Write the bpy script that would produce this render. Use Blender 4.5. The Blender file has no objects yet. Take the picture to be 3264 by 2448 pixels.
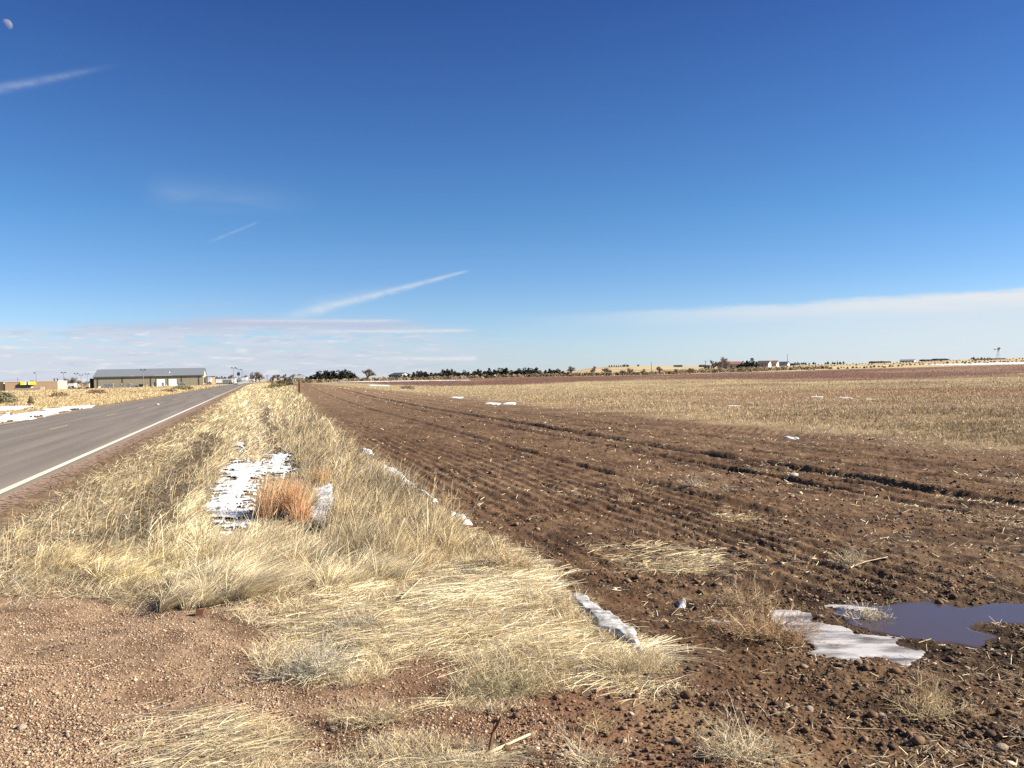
import bpy, math
import numpy as np
from mathutils import Vector, Matrix
R = math.radians
rng = np.random.default_rng(7)
scene = bpy.context.scene
COL = scene.collection

# ------------------------------------------------------------------ camera numbers
FW, FH, FPX = 3264.0, 2448.0, 2822.0
EYE = 1.8
PITCH, ROLL = R(0.49), R(0.9)
_right = np.array([1.0, 0, 0]); _fwd = np.array([0, math.cos(PITCH), -math.sin(PITCH)]); _up0 = np.array([0, math.sin(PITCH), math.cos(PITCH)])
CU = _up0 * math.cos(ROLL) + _right * math.sin(ROLL)
CR = _right * math.cos(ROLL) - _up0 * math.sin(ROLL)
def ray(u, v):
    d = _fwd * FPX + CR * (u - FW / 2) - CU * (v - FH / 2)
    return d / np.linalg.norm(d)
def yh(u): return 1200.0 - (np.asarray(u, float) - 1632.0) * math.tan(ROLL)

# road frame: s along the road, l to the right of a line through the viewpoint
RA = R(-16.2); SA, CA = math.sin(RA), math.cos(RA)
def to_sl(x, y): return x * SA + y * CA, x * CA - y * SA
def from_sl(s, l): return s * SA + l * CA, s * CA - l * SA

# ------------------------------------------------------------------ noise
_tab = np.random.default_rng(3).random((256, 256)).astype(np.float32)
def vnoise(x, y, seed=0):
    x = np.asarray(x, float) + seed * 17.37; y = np.asarray(y, float) + seed * 41.71
    xi = np.floor(x).astype(np.int64); yi = np.floor(y).astype(np.int64)
    fx = x - xi; fy = y - yi
    fx = fx * fx * (3 - 2 * fx); fy = fy * fy * (3 - 2 * fy)
    a = _tab[xi & 255, yi & 255]; b = _tab[(xi + 1) & 255, yi & 255]
    c = _tab[xi & 255, (yi + 1) & 255]; d = _tab[(xi + 1) & 255, (yi + 1) & 255]
    return (a * (1 - fx) + b * fx) * (1 - fy) + (c * (1 - fx) + d * fx) * fy
def fbm(x, y, oct=3, seed=0):
    t = 0; a = 1; n = 0
    for k in range(oct):
        t = t + a * vnoise(x * 2 ** k, y * 2 ** k, seed + k); n += a; a *= .5
    return t / n
def sst(a, b, x):
    t = np.clip((np.asarray(x, float) - a) / (b - a), 0, 1); return t * t * (3 - 2 * t)

# ------------------------------------------------------------------ terrain
QN = np.array([0, 60, 100, 150, 220, 330, 450, 600, 900, 1500, 3000, 9000.])
UN = np.array([-600, 0, 300, 650, 812, 950, 1100, 1632, 1700, 1850, 1890, 1950, 2110, 2160, 2400, 2700, 3000, 3264, 3800.])
DT = np.array([
 [52, 37, 28, 21.5, 17, 14, 10, 6, 3], [52, 37, 28, 21.5, 17, 14, 10, 6, 3], [51.5, 36, 26.5, 19.5, 15, 12, 8, 5, 2],
 [51, 34.5, 23, 13.5, 9.5, 6, 4, 2, 1], [51, 33.5, 22, 12.5, 8, 5, 2.5, 1, 0], [50, 32, 20, 11, 6.5, 3.5, 1, 0, -1],
 [49, 31, 18, 9.5, 5, 1, -2, -4, -4], [48, 28, 14, 3, -1, -4, -7, -7, -6], [48, 28, 14, 3, -1, -4, -8, -8, -6],
 [47.5, 27.5, 13, 3, -3, -9, -18, -15, -8], [47.5, 27.5, 13, 3, -3, -10, -24, -20, -9], [47.3, 27.3, 12.5, 3, -3, -11, -27, -22, -10],
 [47, 27, 12, 1.5, -4, -12, -26, -22, -10], [47, 26.5, 11.5, 1, -5, -13, -23, -20, -10], [45, 24, 8, -2, -10, -20, -24, -20, -10],
 [44, 20, 2, -9, -15, -20, -23, -20, -10], [43, 17, -3, -15, -21, -26, -30, -26, -12], [41, 14, -6, -17, -25, -30, -34, -30, -15],
 [40, 12, -8, -19, -27, -32, -36, -30, -15]], float)
ZT = np.zeros((len(UN), len(QN)))
ZT[:, 2:11] = EYE - DT * QN[2:11] / FPX
ZT[:, 11] = ZT[:, 10]
def uq(x, y):
    r = np.hypot(x, y); q = np.maximum(y, .64 * r)
    u = 1632 + FPX * np.clip(x / np.maximum(y, 1e-3) if True else 0, -2, 2)
    u = np.where(y < .4 * np.abs(x), np.where(x > 0, 3800, -600), u)
    return np.clip(u, -600, 3800), q
def Zbase(x, y):
    x = np.asarray(x, float); y = np.asarray(y, float)
    u, q = uq(x, y)
    i = np.clip(np.searchsorted(QN, q, side='right') - 1, 0, len(QN) - 2)
    t = np.clip((q - QN[i]) / (QN[i + 1] - QN[i]), 0, 1)
    zs = np.stack([np.interp(u, UN, ZT[:, k]) for k in range(len(QN))], 0)
    z0 = np.take_along_axis(zs, i[None], 0)[0]; z1 = np.take_along_axis(zs, (i + 1)[None], 0)[0]
    s, l = to_sl(x, y)
    hump = 0.95 * np.exp(-((s - 128) / 34) ** 2 / 2 - ((l - 6.5) / 4.6) ** 2 / 2)
    return z0 * (1 - t) + z1 * t + hump
def rc(s): return -7.45 + 0.00016 * np.maximum(0, np.asarray(s, float) - 260) ** 2
def bnd(s): return 2.3 + 0.026 * np.maximum(0, np.asarray(s, float) - 14)
PL = np.array([-60, -18.6, -16.4, -14.6, -12.4, -11.35, -3.6, -3.3, -2.6, -0.9, 0.7, 1.9, 2.4, 2.9, 15, 15.4, 16])
PZ = np.array([0, -.03, -.30, -.30, -.06, -.01, -.01, -.03, -.10, -.27, -.27, -.07, .0, -.05, -.03, .0, 0.])
ICEP = None
PUD = None   # puddle polygon, set below
def inpoly(px, py, poly):
    c = np.zeros(np.shape(px), bool); n = len(poly)
    for i in range(n):
        x1, y1 = poly[i]; x2, y2 = poly[(i + 1) % n]
        k = ((y1 > py) != (y2 > py)) & (px < (x2 - x1) * (py - y1) / ((y2 - y1) or 1e-9) + x1)
        c ^= k
    return c
def sdist(px, py, poly):
    d = np.full(np.shape(px), 1e9); n = len(poly)
    for i in range(n):
        x1, y1 = poly[i]; x2, y2 = poly[(i + 1) % n]
        ex, ey = x2 - x1, y2 - y1
        t = np.clip(((px - x1) * ex + (py - y1) * ey) / (ex * ex + ey * ey + 1e-12), 0, 1)
        d = np.minimum(d, np.hypot(px - x1 - t * ex, py - y1 - t * ey))
    return np.where(inpoly(px, py, poly), d, -d)
def flatpt(u, v, z=0.0):
    d = ray(u, v); t = (EYE - z) / -d[2]; return d[0] * t, d[1] * t
def H(x, y, fine=True, notch=True):
    x = np.asarray(x, float); y = np.asarray(y, float)
    s, l = to_sl(x, y); lr = l - (rc(s) + 7.45) * (l < -3)
    # ditch slides with the field boundary
    off = (bnd(s) - 2.3)
    le = np.where(lr > 1.0, lr - off * sst(0.5, 2.5, lr) , lr); le = np.where(lr > bnd(s) + 3, lr, le)
    prof = np.interp(le, PL, PZ)
    fill = sst(6.5, 11.0, s + np.clip(-l, 0, 3) * .3)
    prof = np.where(lr > -3.4, prof * np.where(le < 2.3, fill, 1), prof) * (1 - sst(150, 320, s) * (lr > -3))
    z = Zbase(x, y) + prof
    if notch: z = z - .16 * (sst(-11.25, -11.0, lr) * (1 - sst(-4.1, -3.85, lr)))
    if fine:
        r = np.hypot(x, y)
        fld = sst(0, .35, l - bnd(s)) * (1 - sst(15.0, 15.7, l)) * (1 - sst(90, 160, r))
        am = fbm(l * .6, s * .25, 2, 5)
        fur = np.sin(2 * math.pi * (l + .12 * fbm(s * .25, l * .1, 2, 9)) / .24)
        lw = l + .25 * (fbm(s * .12, 0 * s, 2, 21) - .5)
        rut = 0
        for c, w, dp in ((9.75, .19, .115), (8.7, .12, .06), (11.2, .12, .05), (12.6, .14, .06), (6.4, .12, .05)):
            e = (lw - c) / w; rut = rut - dp * np.exp(-e * e) + dp * .45 * (np.exp(-((e - 2) ** 2)) + np.exp(-((e + 2) ** 2)))
        rut = rut * (.35 + 1.1 * fbm(s * .7, l * .2, 3, 31))
        soft = .4 + .6 * sst(6.0, 9.5, s + l * .35)
        cl = fbm(x * 2.1, y * 2.1, 2, 12) - .5
        cf = fbm(x * 11, y * 11, 3, 14) - .45
        cf2 = fbm(x * 34, y * 34, 2, 15) - .5
        near = 1 - sst(30, 70, r)
        a1 = .025 + .035 * fld
        nr_ = .55 + .45 * sst(7, 11, s); a2 = (.010 + .020 * fld * nr_)
        calm = 1.0
        if PUD is not None:
            pm = np.maximum(sst(-.2, .1, sdist(x, y, PUD)), sst(-.2, .1, sdist(x, y, ICEP))); calm = 1 - .62 * pm; z = z - .03 * pm; fld_f = fld * (1 - .93 * pm)
        if PUD is None: fld_f = fld
        z = z + fld_f * (.016 * (am - .12) * 1.6 * fur * (.75 + .5 * vnoise(s * 1.4, l * 2.2, 33)) * soft + rut * sst(7, 11, s))
        z = z + (cl * a1 + near * (np.maximum(cf, -.03) * a2 * 1.5 + cf2 * (.009 + .011 * fld))) * calm * (lr > -3.3)
        bank = sst(-3, -2.2, lr) * (1 - sst(-.3, .2, l - bnd(s)))
        z = z + bank * .10 * (fbm(x * 1.3, y * 1.3, 2, 44) - .5)
    return z
def hit(u, v):
    """the ground point seen at a place of the photograph"""
    d = ray(u, v); t = 2.5; prev = t
    while t < 6000:
        if EYE + d[2] * t < float(H(np.array([d[0] * t]), np.array([d[1] * t]), False)[0]): break
        prev = t; t *= 1.006
    for _ in range(18):
        m = (prev + t) / 2
        if EYE + d[2] * m < float(H(np.array([d[0] * m]), np.array([d[1] * m]), False)[0]): t = m
        else: prev = m
    return d[0] * t, d[1] * t
def at(u, q, dz=0.0):
    x = (u - 1632) / FPX * q
    z = float(H(np.array([x]), np.array([q]), False)[0]); return Vector((x, q, z + dz))
def px(u, v, q):
    """world point at depth q seen at pixel u, v"""
    d = ray(u, v); t = q / d[1]; return Vector((d[0] * t, q, EYE + d[2] * t))
PUDPX = ((2650, 1905), (2700, 1898), (2800, 1900), (2860, 1892), (3000, 1896), (3060, 1906), (3180, 1894), (3420, 1890), (3700, 1900), (3700, 1980), (3420, 1975),
        (3240, 1962), (3130, 1952), (3110, 1972), (3190, 1998), (3130, 2038), (3020, 2028), (2940, 2014), (2870, 2004), (2790, 1984), (2720, 1966), (2670, 1938))
PUD = [flatpt(u, v) for u, v in PUDPX]
ICEP = [flatpt(u, v) for u, v in ((2440, 1920), (2500, 1915), (2580, 1930), (2620, 1960), (2720, 1985), (2860, 2010), (2940, 2040), (2945, 2060), (2890, 2090), (2800, 2060), (2700, 2070), (2600, 2050), (2540, 2000), (2480, 1960))]
PUDZ = float(np.mean(H(np.array([p[0] for p in PUD]), np.array([p[1] for p in PUD]), False))) - .022

# ------------------------------------------------------------------ helpers
def props(o, label=None, cat=None, group=None, kind=None):
    if label: o['label'] = label
    if cat: o['category'] = cat
    if group: o['group'] = group
    if kind: o['kind'] = kind
    return o
def mk(name, V, F, mat, col=None, smooth=False, parent=None, uv=None, loc=None):
    """F: one (n,k) array, or a list of such arrays"""
    V = np.asarray(V, np.float32).reshape(-1, 3)
    Fs = F if isinstance(F, list) and len(F) and isinstance(F[0], np.ndarray) else None
    me = bpy.data.meshes.new(name)
    if Fs is None and isinstance(F, list):
        me.from_pydata([tuple(map(float, v)) for v in V], [], [tuple(int(i) for i in f) for f in F])
    else:
        Fs = Fs or [F]
        loops = np.concatenate([f.reshape(-1) for f in Fs]).astype(np.int32)
        tot = np.concatenate([np.full(len(f), f.shape[1]) for f in Fs]).astype(np.int32)
        st = np.concatenate([[0], np.cumsum(tot)[:-1]]).astype(np.int32)
        me.vertices.add(len(V)); me.vertices.foreach_set('co', V.ravel())
        me.loops.add(len(loops)); me.loops.foreach_set('vertex_index', loops)
        me.polygons.add(len(tot)); me.polygons.foreach_set('loop_start', st); me.polygons.foreach_set('loop_total', tot)
        me.update(calc_edges=True)
    if smooth: me.polygons.foreach_set('use_smooth', np.ones(len(me.polygons), bool))
    if col is not None:
        a = me.color_attributes.new('col', 'FLOAT_COLOR', 'POINT')
        c = np.ones((len(V), 4), np.float32); c[:, :3] = col; a.data.foreach_set('color', c.ravel())
    if uv is not None:
        ul = me.uv_layers.new(name='UVMap'); li = np.empty(len(me.loops), np.int32); me.loops.foreach_get('vertex_index', li)
        ul.data.foreach_set('uv', np.asarray(uv, np.float32)[li].ravel())
    if mat: me.materials.append(mat)
    o = bpy.data.objects.new(name, me); COL.objects.link(o)
    if parent: o.parent = parent
    if loc is not None: o.location = loc
    return o
def empty(name, loc, rz=0.0, **k):
    o = bpy.data.objects.new(name, None); COL.objects.link(o); o.location = loc; o.rotation_euler = (0, 0, rz); o.empty_display_size = .3
    return props(o, **k)
def copy_tree(o, parent=None):
    c = o.copy(); COL.objects.link(c); c.parent = parent
    for ch in o.children: copy_tree(ch, c)
    return c
ORD = 'first second third fourth fifth sixth seventh eighth ninth tenth eleventh twelfth thirteenth fourteenth fifteenth sixteenth seventeenth eighteenth nineteenth twentieth'.split()
def nth(i):
    if i < 20: return ORD[i]
    t, k = divmod(i + 1, 10); w = {2: 'twenty', 3: 'thirty', 4: 'forty', 5: 'fifty'}[t]
    return {2: 'twentieth', 3: 'thirtieth', 4: 'fortieth', 5: 'fiftieth'}[t] if k == 0 else w + '-' + ORD[k - 1]

class MB:
    def __init__(s): s.v = []; s.f = []
    def add(s, V, F):
        n = len(s.v); s.v += [tuple(p) for p in V]; s.f += [tuple(i + n for i in f) for f in F]; return s
    def box(s, x0, x1, y0, y1, z0, z1):
        return s.add([(x0, y0, z0), (x1, y0, z0), (x1, y1, z0), (x0, y1, z0), (x0, y0, z1), (x1, y0, z1), (x1, y1, z1), (x0, y1, z1)],
                     [(3, 2, 1, 0), (4, 5, 6, 7), (0, 1, 5, 4), (1, 2, 6, 5), (2, 3, 7, 6), (3, 0, 4, 7)])
    def prism(s, prof, a0, a1, axis='x'):
        """profile in the plane across the axis, swept from a0 to a1"""
        n = len(prof); V = []
        for a in (a0, a1):
            for p, q in prof: V.append((a, p, q) if axis == 'x' else (p, a, q))
        F = [tuple(range(n))[::-1], tuple(range(n, 2 * n))] + [(i, (i + 1) % n, n + (i + 1) % n, n + i) for i in range(n)]
        return s.add(V, F)
    def tube(s, pts, rad, k=6):
        pts = [Vector(p) for p in pts]; V = []; F = []
        if not hasattr(rad, '__len__'): rad = [rad] * len(pts)
        for i, p in enumerate(pts):
            d = (pts[min(i + 1, len(pts) - 1)] - pts[max(i - 1, 0)]).normalized()
            a = d.orthogonal().normalized(); b = d.cross(a)
            if i and a.dot(pa) < 0 : a = -a; b = -b
            pa = a
            for j in range(k):
                t = 2 * math.pi * j / k; V.append(p + (a * math.cos(t) + b * math.sin(t)) * rad[i])
        for i in range(len(pts) - 1):
            for j in range(k): F.append((i * k + j, i * k + (j + 1) % k, (i + 1) * k + (j + 1) % k, (i + 1) * k + j))
        F.append(tuple(range(k))[::-1]); F.append(tuple(range((len(pts) - 1) * k, len(pts) * k)))
        return s.add(V, F)
    def build(s, name, mat, parent=None, loc=None, smooth=False, bevel=0):
        o = mk(name, s.v, s.f, mat, parent=parent, loc=loc, smooth=smooth)
        if bevel:
            m = o.modifiers.new('b', 'BEVEL'); m.width = bevel; m.segments = 2
        return o

# ------------------------------------------------------------------ materials
def NT(m): m.use_nodes = True; nt = m.node_tree; nt.nodes.clear(); return nt
def lnk(nt, a, b): nt.links.new(a, b)
def mat(name, c=(.5, .5, .5), rough=.8, var=.15, scale=3.0, attr=False, bump=0.0, bscale=40.0, metal=0.0, transl=0.0, c2=None, coord='Object', stretch=(1, 1, 1), spec=.3, con=None):
    m = bpy.data.materials.new(name); nt = NT(m); N = nt.nodes
    out = N.new('ShaderNodeOutputMaterial'); p = N.new('ShaderNodeBsdfPrincipled')
    p.inputs['Roughness'].default_value = rough; p.inputs['Metallic'].default_value = metal; p.inputs['Specular IOR Level'].default_value = spec
    tc = N.new('ShaderNodeTexCoord'); mp = N.new('ShaderNodeMapping'); mp.inputs['Scale'].default_value = stretch
    lnk(nt, tc.outputs[coord], mp.inputs[0])
    nz = N.new('ShaderNodeTexNoise'); nz.inputs['Scale'].default_value = scale; nz.inputs['Detail'].default_value = 6
    lnk(nt, mp.outputs[0], nz.inputs['Vector'])
    mr = N.new('ShaderNodeMapRange'); mr.inputs[1].default_value = .25; mr.inputs[2].default_value = .75
    mr.inputs[3].default_value = 1 - var; mr.inputs[4].default_value = 1 + var; lnk(nt, nz.outputs[0], mr.inputs[0])
    if attr:
        a = N.new('ShaderNodeVertexColor'); a.layer_name = 'col'; csrc = a.outputs[0]
    else:
        mx0 = N.new('ShaderNodeMix'); mx0.data_type = 'RGBA'
        mx0.inputs[6].default_value = (*c, 1); mx0.inputs[7].default_value = (*(c2 or c), 1); fsrc = nz.outputs[0]
        if con:
            mc = N.new('ShaderNodeMapRange'); mc.inputs[1].default_value = con[0]; mc.inputs[2].default_value = con[1]; lnk(nt, fsrc, mc.inputs[0]); fsrc = mc.outputs[0]
        lnk(nt, fsrc, mx0.inputs[0]); csrc = mx0.outputs[2]
    vm = N.new('ShaderNodeVectorMath'); vm.operation = 'SCALE'
    lnk(nt, csrc, vm.inputs[0]); lnk(nt, mr.outputs[0], vm.inputs['Scale']); lnk(nt, vm.outputs[0], p.inputs['Base Color'])
    if bump:
        nb = N.new('ShaderNodeTexNoise'); nb.inputs['Scale'].default_value = bscale; nb.inputs['Detail'].default_value = 8
        lnk(nt, mp.outputs[0], nb.inputs['Vector']); b = N.new('ShaderNodeBump'); b.inputs['Strength'].default_value = 1.0
        b.inputs['Distance'].default_value = bump; lnk(nt, nb.outputs[0], b.inputs['Height']); lnk(nt, b.outputs[0], p.inputs['Normal'])
    sh = p.outputs[0]
    if transl:
        t = N.new('ShaderNodeBsdfTranslucent'); lnk(nt, vm.outputs[0], t.inputs[0]); mx = N.new('ShaderNodeMixShader'); mx.inputs[0].default_value = transl
        lnk(nt, sh, mx.inputs[1]); lnk(nt, t.outputs[0], mx.inputs[2]); sh = mx.outputs[0]
    lnk(nt, sh, out.inputs[0]); return m

M_straw = mat('straw', attr=True, rough=.55, var=.12, scale=9, transl=.25, spec=.4)
M_stone = mat('pebble_stone', attr=True, rough=.85, var=.2, scale=60)
M_leaf = mat('needles', attr=True, rough=.8, var=.25, scale=2, transl=.12)
M_bark = mat('bark', (.16, .12, .09), .95, .3, 4)
M_twig = mat('bare_twigs', (.21, .155, .13), .95, .2, 3)
M_snow = mat('snow', (.52, .53, .56), .6, .10, 4, c2=(.74, .75, .78), bump=.03, bscale=14, con=(.35, .6))
M_galv = mat('galvanised_metal', (.22, .23, .25), .5, .15, 2, metal=.5)
M_darkmetal = mat('dark_metal', (.045, .047, .055), .6, .2, 3)
M_white = mat('white_paint', (.84, .84, .84), .5, .06, 2)
M_wood = mat('weathered_post_wood', (.13, .075, .045), .9, .45, 6, stretch=(6, 6, .7), bump=.004, bscale=30)
M_rub = mat('tyre_rubber', (.02, .02, .02), .9, .1)
M_glass = mat('dark_window_glass', (.03, .04, .05), .08, .05, spec=.6)

# ------------------------------------------------------------------ ground
def band(u, tab):
    return np.interp(u, [a for a, b in tab], [b for a, b in tab])
def q_of(u, d):   # depth at which the ground sits d pixels under the eye line
    k = int(np.argmin(np.abs(UN - u))); return float(np.interp(-d, -np.concatenate([[999, 84.66], DT[k][:7]]), np.concatenate([[5, 60], QN[2:9]])))
RED = [(u, q_of(u, v - float(yh(u)))) for u, v in ((1000, 1221), (1250, 1228), (1400, 1229), (1632, 1228), (1850, 1216), (2200, 1211), (2600, 1212), (2900, 1203), (3264, 1192))]
EDG = [(950, 318), (1632, 326), (2400, 322), (2700, 292), (3000, 268), (3264, 275), (3800, 275)]
GRAV_S = lambda l: 8.1 + np.clip(-l, 0, 1.7) * .7
def hpoly(pts): return [hit(u, v) for u, v in pts]
SN_D = [[(690, 1490), (760, 1462), (840, 1490), (850, 1550), (810, 1600), (812, 1650), (780, 1692), (700, 1695), (665, 1650), (650, 1590), (690, 1540)], [(735, 1412), (775, 1408), (790, 1442), (740, 1452)],
 [(820, 1470), (870, 1438), (935, 1450), (935, 1485), (970, 1500), (900, 1530), (830, 1510)], [(980, 1560), (1040, 1535), (1070, 1575), (1065, 1620), (1035, 1685), (980, 1655), (1000, 1600)], [(590, 1698), (660, 1688), (740, 1698), (700, 1716), (600, 1716)]]
SN_L = [[(-60, 1326), (80, 1318), (140, 1306), (170, 1298), (300, 1292), (290, 1299), (200, 1314), (120, 1332), (60, 1342), (-60, 1356)], [(-60, 1299), (40, 1296), (110, 1296), (60, 1306), (-60, 1313)], [(10, 1317), (30, 1315), (28, 1327), (12, 1327)]]
SN_E = [[(1150, 1432), (1180, 1438), (1195, 1458), (1165, 1452)], [(1196, 1474), (1225, 1482), (1285, 1518), (1325, 1552), (1290, 1548), (1210, 1502)], [(1435, 1636), (1478, 1643), (1505, 1670), (1475, 1675), (1440, 1662)], [(1330, 1556), (1350, 1562), (1395, 1600), (1380, 1602)]]
ICE_E = [[(1826, 1908), (1850, 1904), (1935, 1958), (2020, 2012), (2036, 2062), (1990, 2044), (1900, 1994), (1850, 1954)], [(2008, 2062), (2050, 2075), (2090, 2102), (2040, 2098)]]
SNOWE = [[flatpt(u, v) for u, v in p] for p in SN_E]; ICEE = [[flatpt(u, v) for u, v in p] for p in ICE_E]
SNOWD = [hpoly(p) for p in SN_D]; SNOWL = [hpoly(p) for p in SN_L]
def snowfree(x, y, polys, m=.05): return np.maximum.reduce([sdist(x, y, p) for p in polys]) < -m
def trough(s, l):
    """worn strips where the verge is nearly bare: one along the left bank, one further on beside the ditch"""
    w = .35 * (fbm(s * .35, 0 * s, 2, 181) - .5) * 2; e = .5 * (fbm(s * 1.6, l * 3, 2, 182) - .5)
    a = sst(.46, .30, np.abs(l + 1.5 - w) + e) * sst(10.5, 12, s) * sst(44, 34, s)
    b = sst(.30, .18, np.abs(l - .55 - w) + e) * sst(20, 24, s) * sst(75, 60, s)
    return np.maximum(a, b)
def ground_colour(x, y):
    s, l = to_sl(x, y); u, q = uq(x, y); r = np.hypot(x, y); lr = l - (rc(s) + 7.45)
    n1 = fbm(x * .35, y * .35, 3, 60); n2 = fbm(x * 2.2, y * 2.2, 3, 61); n3 = fbm(x * .06, y * .06, 3, 62); nf = fbm(x * 9, y * 9, 3, 63)
    ns = fbm(s * .09, l * 1.6, 3, 64)
    def C(*c): return np.array(c)[None, :]
    def mixc(a, b, t): t = np.clip(t, 0, 1)[:, None]; return a * (1 - t) + b * t
    prairie = mixc(C(.42, .335, .19), C(.30, .225, .13), sst(.35, .65, n3))
    prairie = mixc(prairie, C(.52, .44, .27), sst(.52, .75, fbm(x * .01, q * .05, 3, 77)))
    c = prairie
    # stubble beyond the ploughed strip
    stub = mixc(C(.20, .14, .082), C(.28, .21, .125), sst(.35, .65, n1)); stub = mixc(stub, C(.13, .085, .055), sst(.5, .8, n2) * .8)
    stub = mixc(stub, C(.34, .28, .16), sst(60, 130, q) * .8 * (1 - sst(2600, 3200, u) * .5))
    stub = mixc(stub, C(.19, .115, .07), sst(.45, .6, fbm(x * .03, y * .05, 3, 71)) * sst(1900, 2600, u) * sst(25, 70, q))
    red = mixc(C(.135, .070, .050), C(.20, .125, .082), sst(.4, .7, fbm(x * .05, y * .03, 3, 66)))
    qr = band(u, RED) * (1 + .22 * (fbm(u * .006, 0 * u, 3, 69) - .5) + .12 * (fbm(x * .15, y * .1, 3, 70) - .5))
    t = sst(.93, 1.05, q / qr); inn = (l > 15)
    streak = sst(.56, .66, fbm(u * .004, q * .05, 2, 90)) * sst(.55, .9, q / qr) * .6
    f = mixc(stub, red, np.maximum(t, streak)); f = mixc(f, prairie, sst(.99, 1.01, q / band(u, EDG)) )
    # ploughed soil
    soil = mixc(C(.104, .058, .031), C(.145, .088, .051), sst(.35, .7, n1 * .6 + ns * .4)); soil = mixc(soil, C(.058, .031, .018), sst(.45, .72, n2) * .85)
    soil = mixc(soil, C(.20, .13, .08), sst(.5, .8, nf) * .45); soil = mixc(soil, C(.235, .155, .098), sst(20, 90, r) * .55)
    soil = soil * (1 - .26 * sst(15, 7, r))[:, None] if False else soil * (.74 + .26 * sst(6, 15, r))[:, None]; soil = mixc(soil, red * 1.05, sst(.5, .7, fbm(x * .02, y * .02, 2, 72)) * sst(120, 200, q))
    tf = sst(-1.2, 2.2, l - 15.8 + (n2 - .5) * 3.5 + (n1 - .5) * 3 - sst(40, 160, s) * 2)
    f = mixc(soil, f, np.maximum(tf, sst(.99, 1.01, q / band(u, EDG))))
    rt = sst(-.12, .25, l - bnd(s) + (n2 - .5) * .7)
    # verge between road and field
    verge = mixc(C(.20, .145, .08), C(.33, .255, .14), n2); verge = mixc(verge, C(.09, .063, .04), sst(.5, .75, fbm(x * 3, y * 3, 2, 80)))
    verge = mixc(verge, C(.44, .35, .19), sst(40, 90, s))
    verge = mixc(verge, C(.085, .058, .038), .85 * trough(s, l)) if True else verge
    c = mixc(verge, f, rt)
    near_l = sst(-.2, .4, -2.9 - lr + (n2 - .5) * .9)
    dirt = mixc(C(.10, .065, .042), C(.19, .13, .085), sst(.3, .7, fbm(x * 2.5, y * 2.5, 3, 67))); dirt = mixc(dirt, C(.30, .215, .15), sst(-3.3, -3.5, lr) * 0 + sst(.55, .8, nf) * .4)
    c = mixc(c, dirt, near_l)
    # driveway gravel and bare soil in the foreground
    g = mixc(C(.21, .14, .09), C(.28, .195, .132), n2); g = mixc(g, C(.12, .072, .045), sst(.42, .7, fbm(x * 5, y * 5, 3, 81)) * .8)
    gm = (1 - sst(-.5, .7, s - GRAV_S(l) + (n1 - .5) * 1.6)) * (1 - sst(.1, 1.3, l + (n2 - .5) * .8))
    bare = mixc(C(.13, .068, .040), C(.175, .10, .062), n2)
    bm = (1 - sst(-.5, .7, s - 7.2)) * (l > -3.2) * (1 - sst(1.6, 2.8, l))
    c = mixc(c, bare, bm); c = mixc(c, g, gm)
    # far side of the road
    lft = mixc(C(.40, .315, .155), C(.29, .22, .11), n1)
    lft = mixc(lft, C(.47, .385, .21), sst(.45, .7, n3)); lft = mixc(lft, dirt, 1 - sst(.2, 1.6, -11.3 - lr + (n2 - .5) * 1.2))
    lft = mixc(lft, dirt * 1.5, sst(-.6, .1, np.maximum.reduce([sdist(x, y, P_) for P_ in SNOWL])) * (n2 > .0)); lft = mixc(lft, prairie, sst(300, 420, q))
    c = mixc(c, lft, (lr < -7).astype(float))
    lot = mixc(C(.3, .27, .23), C(.22, .2, .17), n1)
    c = mixc(c, lot, (lr < -9) * sst(361, 365, q + .3 * (x + 170)) * (1 - sst(470, 520, q)))
    wet = sst(-.9, .05, sdist(x, y, PUD)) if True else 0
    c = c * (1 - .42 * wet)[:, None]
    return np.clip(c, .01, .9)
az = np.concatenate([np.arange(-180, -46, 2.0), np.arange(-46, -34, .15), np.arange(-34, 34, .085), np.arange(34, 52, .14), np.arange(52, 180.1, 2.0)])
az = np.unique(np.round(az, 4)); az[-1] = 180
rr = [.25]
while rr[-1] < 7000:
    r_ = rr[-1]
    rr.append(r_ + (min(max(r_ * r_ / 1991, .006), .1 + .010 * r_) if r_ > 3.3 else .16))
rr = np.array(rr); A, RR = np.meshgrid(np.radians(az), rr)
gx = (np.sin(A) * RR).ravel(); gy = (np.cos(A) * RR).ravel()
gz = H(gx, gy); nc = len(az); nr = len(rr)
ii = (np.arange(nr - 1)[:, None] * nc + np.arange(nc - 1)[None, :]).ravel()
GF = np.stack([ii, ii + 1, ii + 1 + nc, ii + nc], 1)
V = np.stack([gx, gy, gz], 1)
V = np.vstack([V, [[0, 0, float(H(np.array([0.]), np.array([0.01]), False)[0])]]])
GT = np.stack([np.full(nc - 1, len(V) - 1), np.arange(1, nc), np.arange(nc - 1)], 1)[:, ::1]
M_ground = mat('ground_earth', attr=True, rough=.95, var=.22, scale=7, bump=.012, bscale=55, spec=.15)
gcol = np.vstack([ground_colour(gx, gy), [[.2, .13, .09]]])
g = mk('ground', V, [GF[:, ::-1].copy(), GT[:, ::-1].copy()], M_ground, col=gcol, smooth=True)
# orientation check: normals must look up
if g.data.polygons[1000].normal.z < 0: g.data.flip_normals()
props(g, 'brown earth with ploughed strip, verge, ditch and prairie', kind='structure')


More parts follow.
